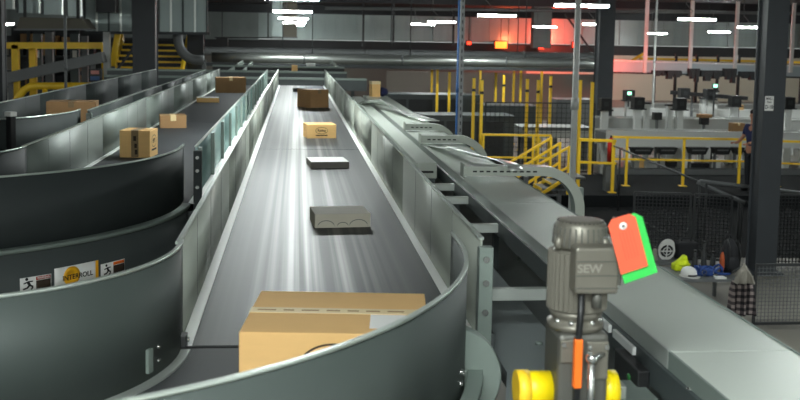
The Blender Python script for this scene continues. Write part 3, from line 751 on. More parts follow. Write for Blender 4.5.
# red signal lights
def signal(label, px, py, Y, w, h, m, energy, rgb, off=(0,-.5,0)):
    p = at(px, py, Y)
    t = thing('hanging_signal_lamp', label, 'signal lamp', (p.x, p.y, p.z-h/2), 'signal lamps')
    MB().box(p.x-w/2-.06, p.x+w/2+.06, p.y, p.y+.22, p.z-h/2-.05, p.z+h/2+.05).build('housing', 'dark', t)
    MB().box(p.x-w/2, p.x+w/2, p.y-.05, p.y-.0, p.z-h/2, p.z+h/2).build('lens', m, t)
    MB().tube([(p.x, p.y+.1, p.z+h/2), (p.x, p.y+.1, 5.352)], .02, 6).build('rod', 'dark', t)
    l = bpy.data.lights.new('signal_light', 'POINT'); l.energy = energy; l.color = rgb; l.shadow_soft_size = .2
    o = bpy.data.objects.new('signal_light', l); col.objects.link(o); o.location = p + Vector(off); o.parent = t; o.matrix_parent_inverse = t.matrix_basis.inverted()
RED = (1, .10, .06)
signal('bright orange-red signal lamp glowing over the round duct', 501, 45, 59.3, .7, .4, 'amber_lens', 60, (1,.16,.06), (.5,-.5,.3))
signal('small red signal lamp left of the bright orange one', 469, 43, 59.3, .22, .18, 'red_lens', 5, RED)
signal('thin red signal lamp right of the dark upright duct', 541, 46, 59.3, .3, .35, 'red_lens', 30, RED, (.6,-.6,.2))
signal('red signal lamp half hidden by the upright grey conduit', 574.5, 45, 59.2, .2, .3, 'red_lens', 300, RED, (-1.5,-.7,.45))
signal('red signal lamp behind the dark column at the reddened overhead beam', 609, 61, 41.0, .2, .25, 'red_lens', 110, RED, (.35,-.7,.0))
# ------------------------------------------------------------------ columns
def column(label, x, y, w, m, sign=False):
    t = thing('steel_column', label, 'column', (x, y, 0))
    MB().box(x-w/2, x+w/2, y-w/2, y-w/2+.03, 0, 5.35).build('flange', m, t)
    MB().box(x-w/2, x+w/2, y+w/2-.03, y+w/2, 0, 5.35).build('flange', m, t)
    MB().box(x-w*.42, x+w*.46, y-w/2+.03, y+w/2-.03, 0, 5.35).build('web', m, t)
    MB().box(x-w*.75, x+w*.75, y-w*.75, y+w*.75, 0, .03).build('base_plate', m, t)
    return t
cR = at(765, 285, 14.3); 
c1 = column('broad dark grey steel column near right with a white aisle sign', cR.x-.085, 14.3, .33, 'column')
sg = at(769.5, 103.5, 14.11)
sign = tag(MB().box(sg.x-.066, sg.x+.066, 14.115, 14.123, sg.z-.108, sg.z+.108).build('column_sign', 'white'), 'white aisle sign with D-18 stuck on the broad dark column', 'sign')
for s_, zz, sz in (('MALL', .07, .055), ('Floor', .02, .04), ('D-18', -.055, .075)):
    text('lettering', s_, sz, 'ink_black', sign, frame_mat((sg.x, 14.1145, sg.z+zz), (1,0,0), (0,0,1)), .8)
column('dark steel column behind the dim outer conveyor, left of the stairs', (146.5-296)*.0213, 21.3+.5, .47, 'column_black')
column('dark steel column farther back behind the middle conveyor', (198-295.5)*.0285, 28.5, .45, 'column_black')
column('dark steel column beside the red glow at the long overhead beam', (610-296)*.028, 28, .44, 'column')
a = at(-1, 60, 9.5)
column('dark steel column cut by the left picture edge', at(-4,60,14).x, 14, .22, 'column_black')
# conduits
def conduit(label, px, Y, r, m, z0=0):
    a = at(px, 100, Y)
    t = thing('vertical_conduit', label, 'conduit', (a.x, Y, z0))
    MB().tube([(a.x, Y, z0), (a.x, Y, 5.35)], r, 14).build('pipe', m, t)
    for z in (2.9, 1.4, 4.2): MB().tube([(a.x, Y, z-.05), (a.x, Y, z+.05)], r*1.3, 14).build('coupling', m, t)
    return t
conduit('grey upright conduit standing behind the nearest arching tray', 575, 8.2, .026, 'grey')
conduit('blue upright pipe in front of the yellow fence posts', 457, 10.8, .013, 'blue')
a = at(460.5, 100, 11)
t = thing('slotted_post', 'grey slotted upright post right beside the blue pipe', 'post', (a.x, 11, 0))
MB().box(a.x-.022, a.x+.022, 10.98, 11.02, 0, 5.35).build('post_channel', 'mgrey', t)
mb = MB()
for k in range(40): mb.box(a.x-.006, a.x+.006, 10.979, 10.98, 1.2+k*.08, 1.24+k*.08)
mb.build('slot_row', 'black', t)
conduit('thin grey conduit at the left behind the yellow rail', 66, 16, .022, 'mgrey')
a = at(578, 205, 8.0)
t = thing('slotted_post', 'short slotted post under the nearest arching tray', 'post', (a.x, 8.0, 0))
MB().box(a.x-.03, a.x+.03, 7.95, 8.02, 0, 2.22).build('post_channel', 'galv_soft', t)
mb = MB()
for k in range(20): mb.box(a.x-.008, a.x+.008, 7.949, 7.95, .6+k*.08, .64+k*.08)
mb.build('slot_row', 'black', t)
# ------------------------------------------------------------------ crossing machinery at the far end of the belts
def cross(label, Y, x0, x1, z0, z1, d=.6, m='frame_dark', rail='galv_soft', group='crossing conveyors'):
    t = thing('crossing_conveyor', label, 'conveyor', (x0, Y, 0), group)
    MB().box(x0, x1, Y, Y+d, z0, z1).build('bed', m, t)
    MB().box(x0, x1, Y-.02, Y, z1-.03, z1+.02).build('edge_rail', rail, t)
    k = 0
    for x in (x0+.3, (x0+x1)/2, x1-.3):
        MB().box(x-.04, x+.04, Y+d/2-.04, Y+d/2+.04, 0, z0).build('leg', 'frame', t)
    return t
cross('dark crossing conveyor just beyond the ends of the belts', 22.6, -4.2, 1.6, 2.25, 2.52)
cross('dark crossing conveyor second beyond the ends of the belts', 24.6, -4.5, 1.25, 2.3, 2.6, .7)
c3c = cross('dark crossing conveyor third beyond the belts, pale rail along it', 27.0, -2.2, 1.3, 2.4, 2.66, .7, 'dark')
for k, (x0, y0_, x1, y1_) in enumerate(((229,72,243,62),(243,72,252,63),(331,62,341,71))):
    MB().beam(at(x0,y0_,26.2), at(x1,y1_,28.6), .05, .1).build('slanted_strut', 'galv_soft', c3c)
a = at(286, 79, 24.3); tag(MB().box(a.x-.16, a.x+.10, 24.75, 25.0, 2.601, a.z+.12).build('junction_box', 'white_gloss'), 'white junction box on the crossing conveyor, left of the tan post', 'box')
a = at(294.5, 74, 24.3); tag(MB().box(a.x-.07, a.x+.07, 24.75, 24.95, 2.601, a.z+.2).build('short_post', 'card'), 'short tan post on the crossing conveyor beyond the belt end', 'post')
a = at(311, 74.5, 26.7); tag(MB().box(a.x-.12, a.x+.12, 27.1, 27.3, 2.661, 2.76).build('junction_box', 'lgrey'), 'small grey box on the third crossing conveyor', 'box')
a = at(375, 86, 14.2); t = thing('upright_parcel', 'yellowish upright parcel standing at the far end of the trays', 'parcel', (a.x, 14.2, 2.6))
MB().box(a.x-.06, a.x+.06, 14.15, 14.3, 2.602, 2.80, rz=.2).build('body', 'card', t)
MB().box(a.x-.065, a.x+.065, 14.148, 14.302, 2.78, 2.82, rz=.2).build('folded_top', 'tape', t)
a = at(383, 90, 14.3); tag(MB().blob((a.x, 14.3, 2.665), .07, .08, .062, .15, 3, 3).build('dark_bundle', 'navy'), 'small dark bundle beside the yellowish upright parcel', 'bundle')
# beige partition seen beyond the trays
pt = at(352, 71, 52); 
tag(MB().box(4.0, 14.0, 44, 44.2, 0, 2.05).build('partition_panel', 'wall_dark'), 'plain grey partition panel beyond the tall yellow fence posts', 'partition')

# ------------------------------------------------------------------ dark low decks and tall yellow fence
for k, (x0, x1, y0_, y1_, Y, z1) in enumerate(((380,480,97,130,30,1.75),(384,514,108,128,26,1.42))):
    a = at(x0, y1_, Y); b = at(x1, y1_, Y)
    t = thing('dark_machine', ['long dark machine cabinet behind the trays, taller rear one', 'long dark machine cabinet behind the trays, lower front one'][k], 'machine', (a.x, Y, 0))
    MB().box(a.x, b.x, Y, Y+1.2, .1, z1).build('cabinet', 'frame_dark', t)
    MB().box(a.x-.02, b.x+.02, Y-.03, Y+1.22, z1, z1+.05).build('worktop', 'frame', t)
    MB().box(a.x, b.x, Y+.1, Y+1.1, 0, .1).build('plinth', 'black', t)
    n = int((b.x-a.x)/.8)
    for q in range(n): MB().box(a.x+.05+q*.8, a.x+.78+q*.8, Y-.02, Y, .2, z1-.1).build('door', 'dark', t)
posts = [(432,69,24.9,33), (437.5,69,24.5,29.2), (449.5,72,24.5,29.3), (474,78,24,25), (482,80,22,23.6), (480.5,70,24,32), (496,73,24,31), (504,75,24,29), (514,69,24,33), (521,71,24,31), (527.5,79,24,25.5), (538.5,80,24,25.3), (542,70,24,32), (551,76,24,28), (580.5,80,22,24.2), (592.5,82,22,24)]
ordw = ['first','second','third','fourth','fifth','sixth','seventh','eighth','ninth','tenth','eleventh','twelfth','thirteenth','fourteenth','fifteenth','sixteenth']
for k, (px, py, _, Y) in enumerate(posts):
    a = at(px, py, Y); Y2 = Y
    t = thing('fence_post', f'tall yellow fence post, {ordw[k]} of the sixteen counted from the left picture side', 'post', (a.x, Y, 0), 'tall yellow fence posts')
    MB().box(a.x-.035, a.x+.035, Y-.035, Y+.035, 0, a.z).build('post', 'yellow', t)
    MB().box(a.x-.037, a.x+.037, Y-.037, Y+.037, a.z, a.z+.012).build('post_cap', 'black', t)
    if px in (474,482,504,527.5,538.5,551): MB().box(a.x-.038, a.x+.038, Y-.038, Y+.038, a.z-.34, a.z-.27).build('hinge_band', 'black', t)
    MB().box(a.x-.09, a.x+.09, Y-.09, Y+.09, 0, .012).build('base_plate', 'yellow', t)
def wire_panel(name, label, p, q, z0, z1, pitch, r, frame_r=.02, m='wire', cat='fence'):
    t = thing(name, label, cat, (p[0], p[1], z0))
    P = Vector((p[0],p[1],0)); Q = Vector((q[0],q[1],0)); L = (Q-P).length
    mb = MB(); n = int(L/pitch)
    for k in range(1, n): 
        a = P.lerp(Q, k/n); mb.beam((a.x,a.y,z0), (a.x,a.y,z1), r, r)
    nz = int((z1-z0)/pitch)
    for k in range(1, nz):
        z = z0+(z1-z0)*k/nz; mb.beam((P.x,P.y,z), (Q.x,Q.y,z), r, r)
    mb.build('wire_mesh', m, t)
    fr = MB(); fr.beam((P.x,P.y,z0),(Q.x,Q.y,z0),frame_r,frame_r); fr.beam((P.x,P.y,z1),(Q.x,Q.y,z1),frame_r,frame_r); fr.beam((P.x,P.y,z0),(P.x,P.y,z1),frame_r,frame_r); fr.beam((Q.x,Q.y,z0),(Q.x,Q.y,z1),frame_r,frame_r)
    fr.build('frame', 'dark', t)
    mb = MB()
    for e in (P, Q): mb.beam((e.x,e.y,0),(e.x,e.y,z0),frame_r,frame_r)
    mb.build('foot', 'dark', t)
    return t
a = at(484, 100, 25.0); b = at(592, 100, 25.0)
wire_panel('mesh_panel', 'black wire mesh guard between the tall yellow posts', (a.x, 24.75), (b.x, 24.75), .15, 1.9, .12, .010, .03)
# machine blocks behind the stairs
for k, (x0, x1, yt, yb, Y, m) in enumerate(((483,538,106,135,27.6,'frame_dark'), (522,594,128,138,25.9,'grey'), (556,600,100,128,30,'mgrey'))):
    a = at(x0, yb, Y); b = at(x1, yt, Y)
    t = thing('machine_block', ['dark machine block behind the stair rails', 'pale grey machine bed behind the stair rails', 'mid grey machine housing under the red glow'][k], 'machine', (a.x, Y, 0))
    MB().box(a.x, b.x, Y, Y+1.1, a.z, b.z).build('housing', m, t)
    MB().box(a.x, b.x, Y-.02, Y, b.z-.08, b.z).build('trim_rail', 'mgrey' if k else 'frame', t)
    for x in (a.x+.1, b.x-.1): MB().box(x-.06, x+.06, Y+.4, Y+.6, 0, a.z).build('leg', 'mgrey', t)

# ------------------------------------------------------------------ walkway slab and yellow guard rails
wk = MB().box(2.6, 16, 20.2, 23.5, 0, .25); struct(wk, 'floor_walkway', 'walk_dark')
RY = 21.5
def rail_section(label, px0, px1, ptop, pmid, posts_px, Y=RY, zb=.25, th=.05, cat='guard rail', knee=True):
    a = at(px0, ptop[0], Y); b = at(px1, ptop[1], Y)
    t = thing('guard_rail', label, cat, (a.x, Y, zb))
    MB().beam(a, b, th, th).build('top_rail', 'yellow', t)
    c = at(px0, pmid[0], Y); d = at(px1, pmid[1], Y)
    MB().beam(c, d, th*.8, th*.8).build('middle_rail', 'yellow', t)
    for px in posts_px:
        p = at(px, 150, Y); f = (p.x-a.x)/(b.x-a.x); zt = a.z+(b.z-a.z)*f
        po = MB().box(p.x-th/2, p.x+th/2, Y-th/2, Y+th/2, zb, zt).build('post', 'yellow', t)
        MB().box(p.x-.08, p.x+.08, Y-.08, Y+.08, zb, zb+.012).build('base_plate', 'yellow', po)
    return t
rail_section('yellow guard rail in front of the grey machines, between corner post and broad column', 613, 754, (137, 139.5), (159, 161.5), (627, 684, 740), 21.6)
rail_section('yellow guard rail continuing right of the broad column', 776, 830, (141, 142.5), (163, 165), (778, 822), 21.6)
rail_section('yellow guard rail right of the grey conduit', 578, 616, (139.5, 141), (162, 163.5), (579, 613.5), 20.6, .25, .06)
rail_section('low yellow guard rail left of the stairs', 481, 551, (134.5, 135.5), (157, 158), (483, 533, 538, 550), 23.3, .25, .05)
def hand_rail(label, pts, Y, th=.045):
    t = thing('stair_rail', label, 'handrail', at(*pts[0], Y), 'sloping yellow stair rails')
    a = at(*pts[0], Y); b = at(*pts[1], Y)
    MB().beam(a, b, th, th).build('sloping_rail', 'yellow', t)
    dz = .42
    MB().beam(a-Vector((0,0,dz)), b-Vector((0,0,dz)), th, th).build('lower_rail', 'yellow', t)
    for f in (.0, 1):
        p = a.lerp(b, f); zb = .25 if Y > 20.25 else 0
        MB().box(p.x-th/2, p.x+th/2, Y-th/2, Y+th/2, zb, p.z+.02).build('post', 'yellow', t)
hand_rail('sloping yellow stair rail, lowest starting of three', ((500,168),(551,138)), 20.9)
hand_rail('sloping yellow stair rail, middle of three', ((518,170),(560,143)), 20.6)
hand_rail('sloping yellow stair rail beside the grey conduit', ((536,166),(569,147)), 20.3+.05)
t = thing('steel_stairs', 'short yellow-edged stair flight below the sloping rails', 'stairs', (5.2, 19.6, 0))
for k in range(5):
    p = at(519+9*k, 196-5.5*k, 19.9)
    s_ = MB().box(p.x-.02, p.x+.5, 19.4, 20.1, p.z-.04, p.z).build('tread', 'mgrey', t)
    MB().box(p.x-.03, p.x-.02, 19.4, 20.1, p.z-.05, p.z+.005).build('nosing', 'yellow', s_)
p = at(519, 198, 19.9); q = at(560, 172, 19.9)
MB().beam((p.x, 19.38, p.z-.05), (q.x, 19.38, q.z-.05), .04, .06).build('stringer', 'yellow', t)
MB().beam((p.x, 20.12, p.z-.05), (q.x, 20.12, q.z-.05), .04, .06).build('stringer', 'yellow', t)
for x in (p.x+.1, q.x-.05): MB().box(x-.04, x+.04, 19.7, 19.8, 0, .7).build('leg', 'mgrey', t)
# fire extinguisher at corner post
a = at(610.5, 157, 20.9)
t = thing('fire_extinguisher', 'small red fire extinguisher standing by the yellow corner post', 'fire extinguisher', (a.x, 20.9, .25))
MB().lathe((a.x, 20.9, 0), [(.07,.25+.62),(.075,.65+.62),(.05,.74+.62),(.025,.78+.62)], 'z', 20).build('cylinder', mat('red_paint', (176,36,30), .4), t)
MB().lathe((a.x, 20.9, 0), [(.024,1.40),(.024,1.45)], 'z', 12).build('valve', 'black', t)
MB().box(a.x-.12, a.x+.12, 20.8, 21.0, .25, .87).build('stand', 'mgrey', t)
# ------------------------------------------------------------------ grey sorter lines at the right
def bed(label, px0, px1, py_t, py_b, Y, m='grey', top='lgrey', d=1.0):
    a = at(px0, py_b[0], Y); b = at(px1, py_b[1], Y); ta = at(px0, py_t[0], Y); tb = at(px1, py_t[1], Y)
    z0, z1 = (a.z+b.z)/2, (ta.z+tb.z)/2
    t = thing('sorter_bed', label, 'conveyor', (a.x, Y, 0), 'grey sorter lines')
    MB().box(a.x, b.x, Y, Y+.04, z0, z1).build('side_panel', m, t)
    MB().box(a.x, b.x, Y+d-.04, Y+d, z0, z1).build('side_panel', m, t)
    MB().box(a.x, b.x, Y+.04, Y+d-.04, z0+.05, z1-.04).build('belt', 'mgrey', t)
    MB().box(a.x, b.x, Y-.015, Y+.045, z1, z1+.03).build('top_rail', top, t)
    x = a.x+.25
    while x < b.x:
        MB().box(x-.04, x+.04, Y+.1, Y+.18, 0, z0).build('leg', 'lgrey', t)
        MB().box(x-.04, x+.04, Y+d-.18, Y+d-.1, 0, z0).build('leg', 'lgrey', t); x += 1.9
    return t
bed('pale sorter line closest behind the yellow guard rail', 606, 840, (131,134.5), (146,150), 24.4, 'lgrey', 'lgrey')
bed('grey sorter line second behind the yellow guard rail', 600, 840, (118,121), (130,133.5), 26.8, 'grey')
bed('grey sorter line third behind the guard rail, below the black scanner heads', 612, 850, (109,113), (117,121), 30.0, 'lgrey')
bed('grey sorter line farthest back, near the beige wall', 640, 850, (103,107), (108,112), 35, 'grey')
a = at(650,105.5,37.5); b = at(735,112,37.5)
tag(MB().beam(a, b, .08, .10).beam((a.x+.1,37.5,0), (a.x+.1,37.5,a.z), .06, .06).beam((b.x-.1,37.5,0), (b.x-.1,37.5,b.z), .06, .06).build('yellow_bar', 'yellow'), 'thin yellow bar along the farthest sorter line', 'bar')
for x in (a.x, b.x): pass
# kick plate below the nearest line
a = at(606,183,24.0); b = at(840,184,24.0)
tag(MB().box(a.x, b.x, 24.0, 24.3, .0, .32).build('machine_plinth', 'mgrey'), 'long grey plinth on the floor under the nearest sorter line', 'plinth')
# black drive motors slung below the nearest sorter
for k, (x0, x1) in enumerate(((631,653),(657,677),(688,708),(713,731),(733,744))):
    a = at(x0,147.5,24.2); b = at(x1,154.5,24.2)
    t = thing('drive_unit', f'black drive unit hanging under the nearest sorter line, {ordw[k]} of five from the left', 'drive unit', (a.x, 24.2, b.z), 'black drive units')
    MB().prism([(a.x,a.z),(b.x,a.z),(b.x-.08,b.z),(a.x+.08,b.z)], 'y', 24.15, 24.39).build('housing', 'black', t)
    MB().box(a.x+.06, a.x+.1, 24.2, 24.3, .32, b.z+.02).build('support_leg', 'mgrey', t)
    MB().box(a.x+.1, b.x-.1, 24.13, 24.15, a.z-.08, a.z-.05).build('trim', 'mgrey', t)
# grey lower cabinets and a tan panel under the line
for k, (x0, x1, y0_, y1_, m, lb) in enumerate(((643.5,663,158,176,'grey','pale cabinet left under the nearest sorter line'), (637,642,160,176,'card','tan cardboard sheet leaning under the nearest sorter line'), (666,675,161,166,'black','small black box under the nearest sorter line, middle'), (688,707,163,168,'black','wide black box under the nearest sorter line, right'), (709,718,160,180,'lgrey','pale upright cabinet under the nearest sorter line, right'))):
    a = at(x0,y1_,24.7); b = at(x1,y0_,24.7)
    t = thing('under_cabinet', lb, 'cabinet', (a.x, 24.7, 0), 'things under the nearest sorter line')
    MB().box(a.x, b.x, 24.55, 24.8 if m != 'card' else 24.57, max(.02, a.z), b.z).build('body', m, t)
    MB().box(a.x+.02, b.x-.02, 24.6, 24.75, 0, max(.03, a.z)).build('plinth', 'mgrey', t)
# scanner stands
def scanner(label, px, top, bot, Y, pw=.17, hw=.28, hh=.3, dark_base=False):
    a = at(px, top, Y); c = at(px, bot, Y)
    t = thing('scanner_stand', label, 'scanner', (a.x, Y, 0), 'black-headed scanner stands')
    MB().box(a.x-pw/2, a.x+pw/2, Y-pw/2, Y+pw/2, 0, a.z-hh).build('post', 'lgrey', t)
    h = MB().box(a.x-hw/2, a.x+hw/2, Y-.16, Y+.16, a.z-hh, a.z).build('scanner_head', 'black', t, .01)
    MB().box(a.x-hw/2-.05, a.x+hw/2+.05, Y-.18, Y+.18, a.z-hh-.03, a.z-hh).build('bracket', 'dark', t)
    MB().box(a.x-hw*.2, a.x+hw*.2, Y-.17, Y-.16, a.z-hh*.7, a.z-hh*.3).build('lens_window', 'dark', h)
    MB().box(a.x-.18, a.x+.18, Y-.18, Y+.18, 0, .02).build('base_plate', 'mgrey', t)
ZZ = [(605,98,25.5),(638,97,25.7),(680,98,25.9),(629,90,29.0),(684,88,29.0),(709.5,89,28.9),(735,95.5,27.9),(788,97,25.9)]
for k, (px, top, Y) in enumerate(ZZ):
    scanner(f'grey scanner post with a black head, {ordw[k]} of eight', px, top, top+14, Y)
fix = ['with the leftmost black head, beside the dark column', 'with a tall black head left of the white machines', 'with a tall black head in the middle of the machines', 'with a small green screen light', 'at the left end of the long black arm', 'in the middle of the long black arm', 'at the right end of the long black arm', 'right of the broad dark column']
for o in list(col.objects):
    if o.name.startswith('scanner_stand'):
        k = 0 if '.' not in o.name else int(o.name.split('.')[1]); o['label'] = 'grey scanner post ' + fix[k]
a = at(684, 93.5, 29.2); b = at(742, 100, 28.2)
t = thing('sensor_arm', 'long black arm joining the scanner heads before the beige wall', 'arm', a, None)
MB().beam(a+Vector((-.2,.6,0)), b+Vector((.6,.9,0)), .08, .12).build('arm_bar', 'black', t)
for p in (a+Vector((.5,.58,0)), b+Vector((.3,.9,0))): MB().box(p.x-.03, p.x+.03, p.y-.03, p.y+.03, 0, p.z-.0).build('arm_leg', 'mgrey', t)
for k, (px, py, Y) in enumerate(((629.5,93.5,28.82),(715.5,86,28.6))):
    a = at(px, py, Y)
    t = thing('status_screen', ['small glowing green status screen on the left scanner head', 'small glowing green status light above the long black arm'][k], 'screen', a)
    MB().box(a.x-.09, a.x+.09, Y, Y+.05, a.z-.07, a.z+.07).build('case', 'dark', t)
    MB().box(a.x-.06, a.x+.06, Y-.01, Y, a.z-.04, a.z+.05).build('display', 'green_led', t)
    MB().box(a.x-.015, a.x+.015, Y+.05, Y+.10, 0 if k else a.z-.4, a.z+.05).build('stem', 'dark', t)
for k, (px, py, Y) in enumerate(((657,116,26.0),(704,121,26.4))):
    a = at(px, py, Y)
    t = thing('camera_head', ['small black camera over the second sorter line, left', 'small black camera with brown cap over the second sorter line, right'][k], 'camera', a)
    MB().box(a.x-.11, a.x+.11, Y-.1, Y+.1, a.z-.1, a.z+.1).build('housing', 'black' , t, .01)
    if k: MB().box(a.x-.17, a.x+.17, Y-.14, Y+.14, a.z+.1, a.z+.19).build('cap', 'card_dark', t)
    MB().box(a.x-.03, a.x+.03, Y-.03, Y+.03, 0, a.z-.1).build('stem', 'mgrey', t)
for k, (px, Y) in enumerate(((669.5,26.35),(703,28.2),(733.5,28.3),(715,29.6),(647,26.2))):
    a = at(px, [106,99,101,92,104][k], Y)
    t = thing('support_post', f'plain pale support post among the sorter lines, {ordw[k]} built, {["middle","under the long black arm","right by the dark column","slim one behind the arm","left beside the tall black head"][k]}', 'post', (a.x, Y, 0), 'pale support posts')
    t['label'] = 'plain pale support post among the sorter lines, ' + ['in the middle', 'under the long black arm', 'near the broad column', 'slim one behind the arm', 'beside the left tall black head'][k]
    MB().box(a.x-.07, a.x+.07, Y-.07, Y+.07, .02, a.z).build('shaft', 'lgrey', t); MB().box(a.x-.14, a.x+.14, Y-.14, Y+.14, 0, .02).build('base_plate', 'mgrey', t)
    MB().box(a.x-.1, a.x+.1, Y-.1, Y+.1, a.z, a.z+.05).build('cap', 'dark', t)
# cartons on the sorter
for k, (px, py, w, h, Y) in enumerate(((738,134.5,.34,.17,24.9),(739,117,.26,.12,30.4))):
    a = at(px, py, Y)
    zt = {0: at(723,133,24.4).z-.036, 1: at(731,111,30).z-.036}[k]
    carton('cardboard_carton', ['small brown carton on the nearest sorter line beside the person', 'small tan carton on a far sorter line above the person'][k], (a.x, Y+.1, zt+.002), w, .25, h+.08, .05, 'card_dark' if k == 0 else 'card', None, 'wid', 'tape')
# overhead beam line at right with hanging mechanism
a = at(596, 66, 42); b = at(850, 73, 42)
t = thing('overhead_conveyor', 'long pale grey overhead beam below the zinc wall, reddened at its left end', 'conveyor', a)
MB().beam(a, b, .5, .44).build('beam_side', 'beam_pale', t)
MB().beam(a+Vector((0,-.3,.26)), b+Vector((0,-.3,.26)), .06, .07).build('top_rail', 'lgrey', t)
MB().beam(a+Vector((0,-.3,-.25)), b+Vector((0,-.3,-.25)), .06, .07).build('bottom_rail', 'beam', t)
for px in (645, 690, 735, 791):
    p = at(px, 67, 41.7); MB().box(p.x-.07, p.x+.07, 41.65, 41.75, p.z-.25, 5.35).build('hanger', 'lgrey', t)
for k, (x0, x1, y0_, y1_) in enumerate(((664,682,73,79),(689,700,71,82),(701,722,73,81),(724,737,71,83),(653,668,73,76),(740,757,74,80))):
    a = at(x0,y1_,41.5); b = at(x1,y0_,41.5)
    mb = MB(); mb.box(a.x, b.x, 41.5, 41.9, (a.z+b.z)/2, b.z+.1)
    for q in range(2):
        f = (.3, .72)[q]; mb.box(a.x+(b.x-a.x)*(f-.14), a.x+(b.x-a.x)*(f+.14), 41.42, 41.7, a.z+(b.z-a.z)*(.0, .28)[(q+k) % 2], b.z)
    mb.build('hanging_drive', 'beam', t)
# mezzanine rail and goods above the overhead beam
t = thing('mezzanine_rail', 'row of yellow-brown rail and goods above the long overhead beam', 'railing', at(640, 60, 46))
MB().beam(at(640,58.5,46), at(830,63,46), .06, .1).build('top_rail', 'yellow', t)
MB().beam(at(640,61.5,46), at(830,66,46), .06, .12).build('kick_rail', mat('brown_rail', (120,88,40), .7), t)
for px in (655,676,697,718,739,760,781,802):
    p = at(px, 60, 46); MB().box(p.x-.06, p.x+.06, 45.95, 46.05, 0, at(px, 53+ (px-640)*.02, 46).z).build('post', 'beam', t)
tag(MB().beam(at(632,60.5,45.5), at(645,53,45.5), .1, .12).build('hanging_brace', 'yellow'), 'short slanting yellow brace above the reddened beam end', 'brace')
for k, (px, Y) in enumerate(((653, 34), )):
    conduit('thin pale conduit dropping in front of the overhead beam', px, 30.5, .035, 'lgrey')
# person in dark blue behind the broad column
def skinned(name, joints, edges, m, parent, sub=2):
    me = bpy.data.meshes.new(name); me.from_pydata([j[0] for j in joints], edges, []); o = bpy.data.objects.new(name, me); col.objects.link(o)
    o.parent = parent
    sk = o.modifiers.new('skin', 'SKIN'); sk.use_smooth_shade = True
    for k, j in enumerate(joints):
        r = j[1]; me.skin_vertices[0].data[k].radius = (r, r) if not hasattr(r, '__len__') else r
    me.skin_vertices[0].data[0].use_root = True
    ss = o.modifiers.new('subsurf', 'SUBSURF'); ss.levels = sub; ss.render_levels = sub
    me.materials.append(M[m]); return o
pf = at(750.5, 196, 20.9)
pr = thing('person', 'person in a dark blue top and dark trousers half hidden behind the broad column', 'person', (pf.x, 20.9, .25), None, True, PI*.62)
# local frame: x right, y forward; body one continuous surface
J = [((0,0,.94),(.15,.11)), ((0,0,1.12),(.15,.10)), ((0,0,1.32),(.17,.11)), ((0,0,1.47),(.09,.07)), ((0,.01,1.55),.055), ((0,.02,1.66),(.082,.095)), ((0,.02,1.75),(.07,.085)),
     ((.19,0,1.42),.06), ((.24,.05,1.17),.045), ((.2,.26,1.06),.036), ((.18,.36,1.06),.03),
     ((-.19,0,1.42),.06), ((-.24,.05,1.17),.045), ((-.2,.26,1.08),.036), ((-.18,.36,1.08),.03),
     ((.09,0,.86),.095), ((.1,.02,.48),.065), ((.1,-.01,.09),.045), ((.1,.13,.045),.04),
     ((-.09,0,.86),.095), ((-.1,.02,.48),.065), ((-.1,-.01,.09),.045), ((-.1,.13,.045),.04)]
Eg = [(0,1),(1,2),(2,3),(3,4),(4,5),(5,6),(2,7),(7,8),(8,9),(9,10),(2,11),(11,12),(12,13),(13,14),(0,15),(15,16),(16,17),(17,18),(0,19),(19,20),(20,21),(21,22)]
skinned('body', J, Eg, 'skin', pr)
top = [((0,0,.92),(.165,.125)), ((0,0,1.12),(.165,.115)), ((0,0,1.32),(.185,.125)), ((0,0,1.46),(.10,.08)), ((.19,0,1.42),.072), ((.235,.04,1.2),.058), ((-.19,0,1.42),.072), ((-.235,.04,1.2),.058)]
skinned('shirt', top, [(0,1),(1,2),(2,3),(2,4),(4,5),(2,6),(6,7)], 'navy', pr)
tro = [((0,0,.95),(.168,.128)), ((.09,0,.84),.108), ((.1,.02,.48),.08), ((.1,-.01,.10),.065), ((-.09,0,.84),.108), ((-.1,.02,.48),.08), ((-.1,-.01,.10),.065)]
skinned('trousers', tro, [(0,1),(1,2),(2,3),(0,4),(4,5),(5,6)], 'trousers', pr)
MB().blob((0,.0,1.735), .092, .105, .075, .05, 3, 2).build('hair', 'hair', pr)
for s_ in (1, -1):
    MB().blob((s_*.1,.07,.045), .05, .14, .046, 0, 3).build('shoe', 'black', pr)
    mb = MB()
    for k in range(4): mb.tube([(s_*.18+(k-1.5)*.018, .38, 1.07), (s_*.18+(k-1.5)*.019, .44, 1.065), (s_*.18+(k-1.5)*.019, .47-.008*abs(k-1.4), 1.04)], [.010,.009,.007], 8)
    mb.tube([(s_*.15, .36, 1.07), (s_*.125, .40, 1.065), (s_*.12, .43, 1.05)], [.011,.010,.008], 8)
    mb.build('hand', 'skin', pr)
    MB().blob((s_*.03,.108,1.67), .011, .008, .008, 0, 2).build('eye', 'ink_black', pr)
MB().blob((0,.118,1.645), .014, .02, .022, 0, 2).build('nose', 'skin', pr)
MB().blob((0,.106,1.605), .026, .01, .006, 0, 2).build('mouth', mat('lips', (150,90,80), .6), pr)
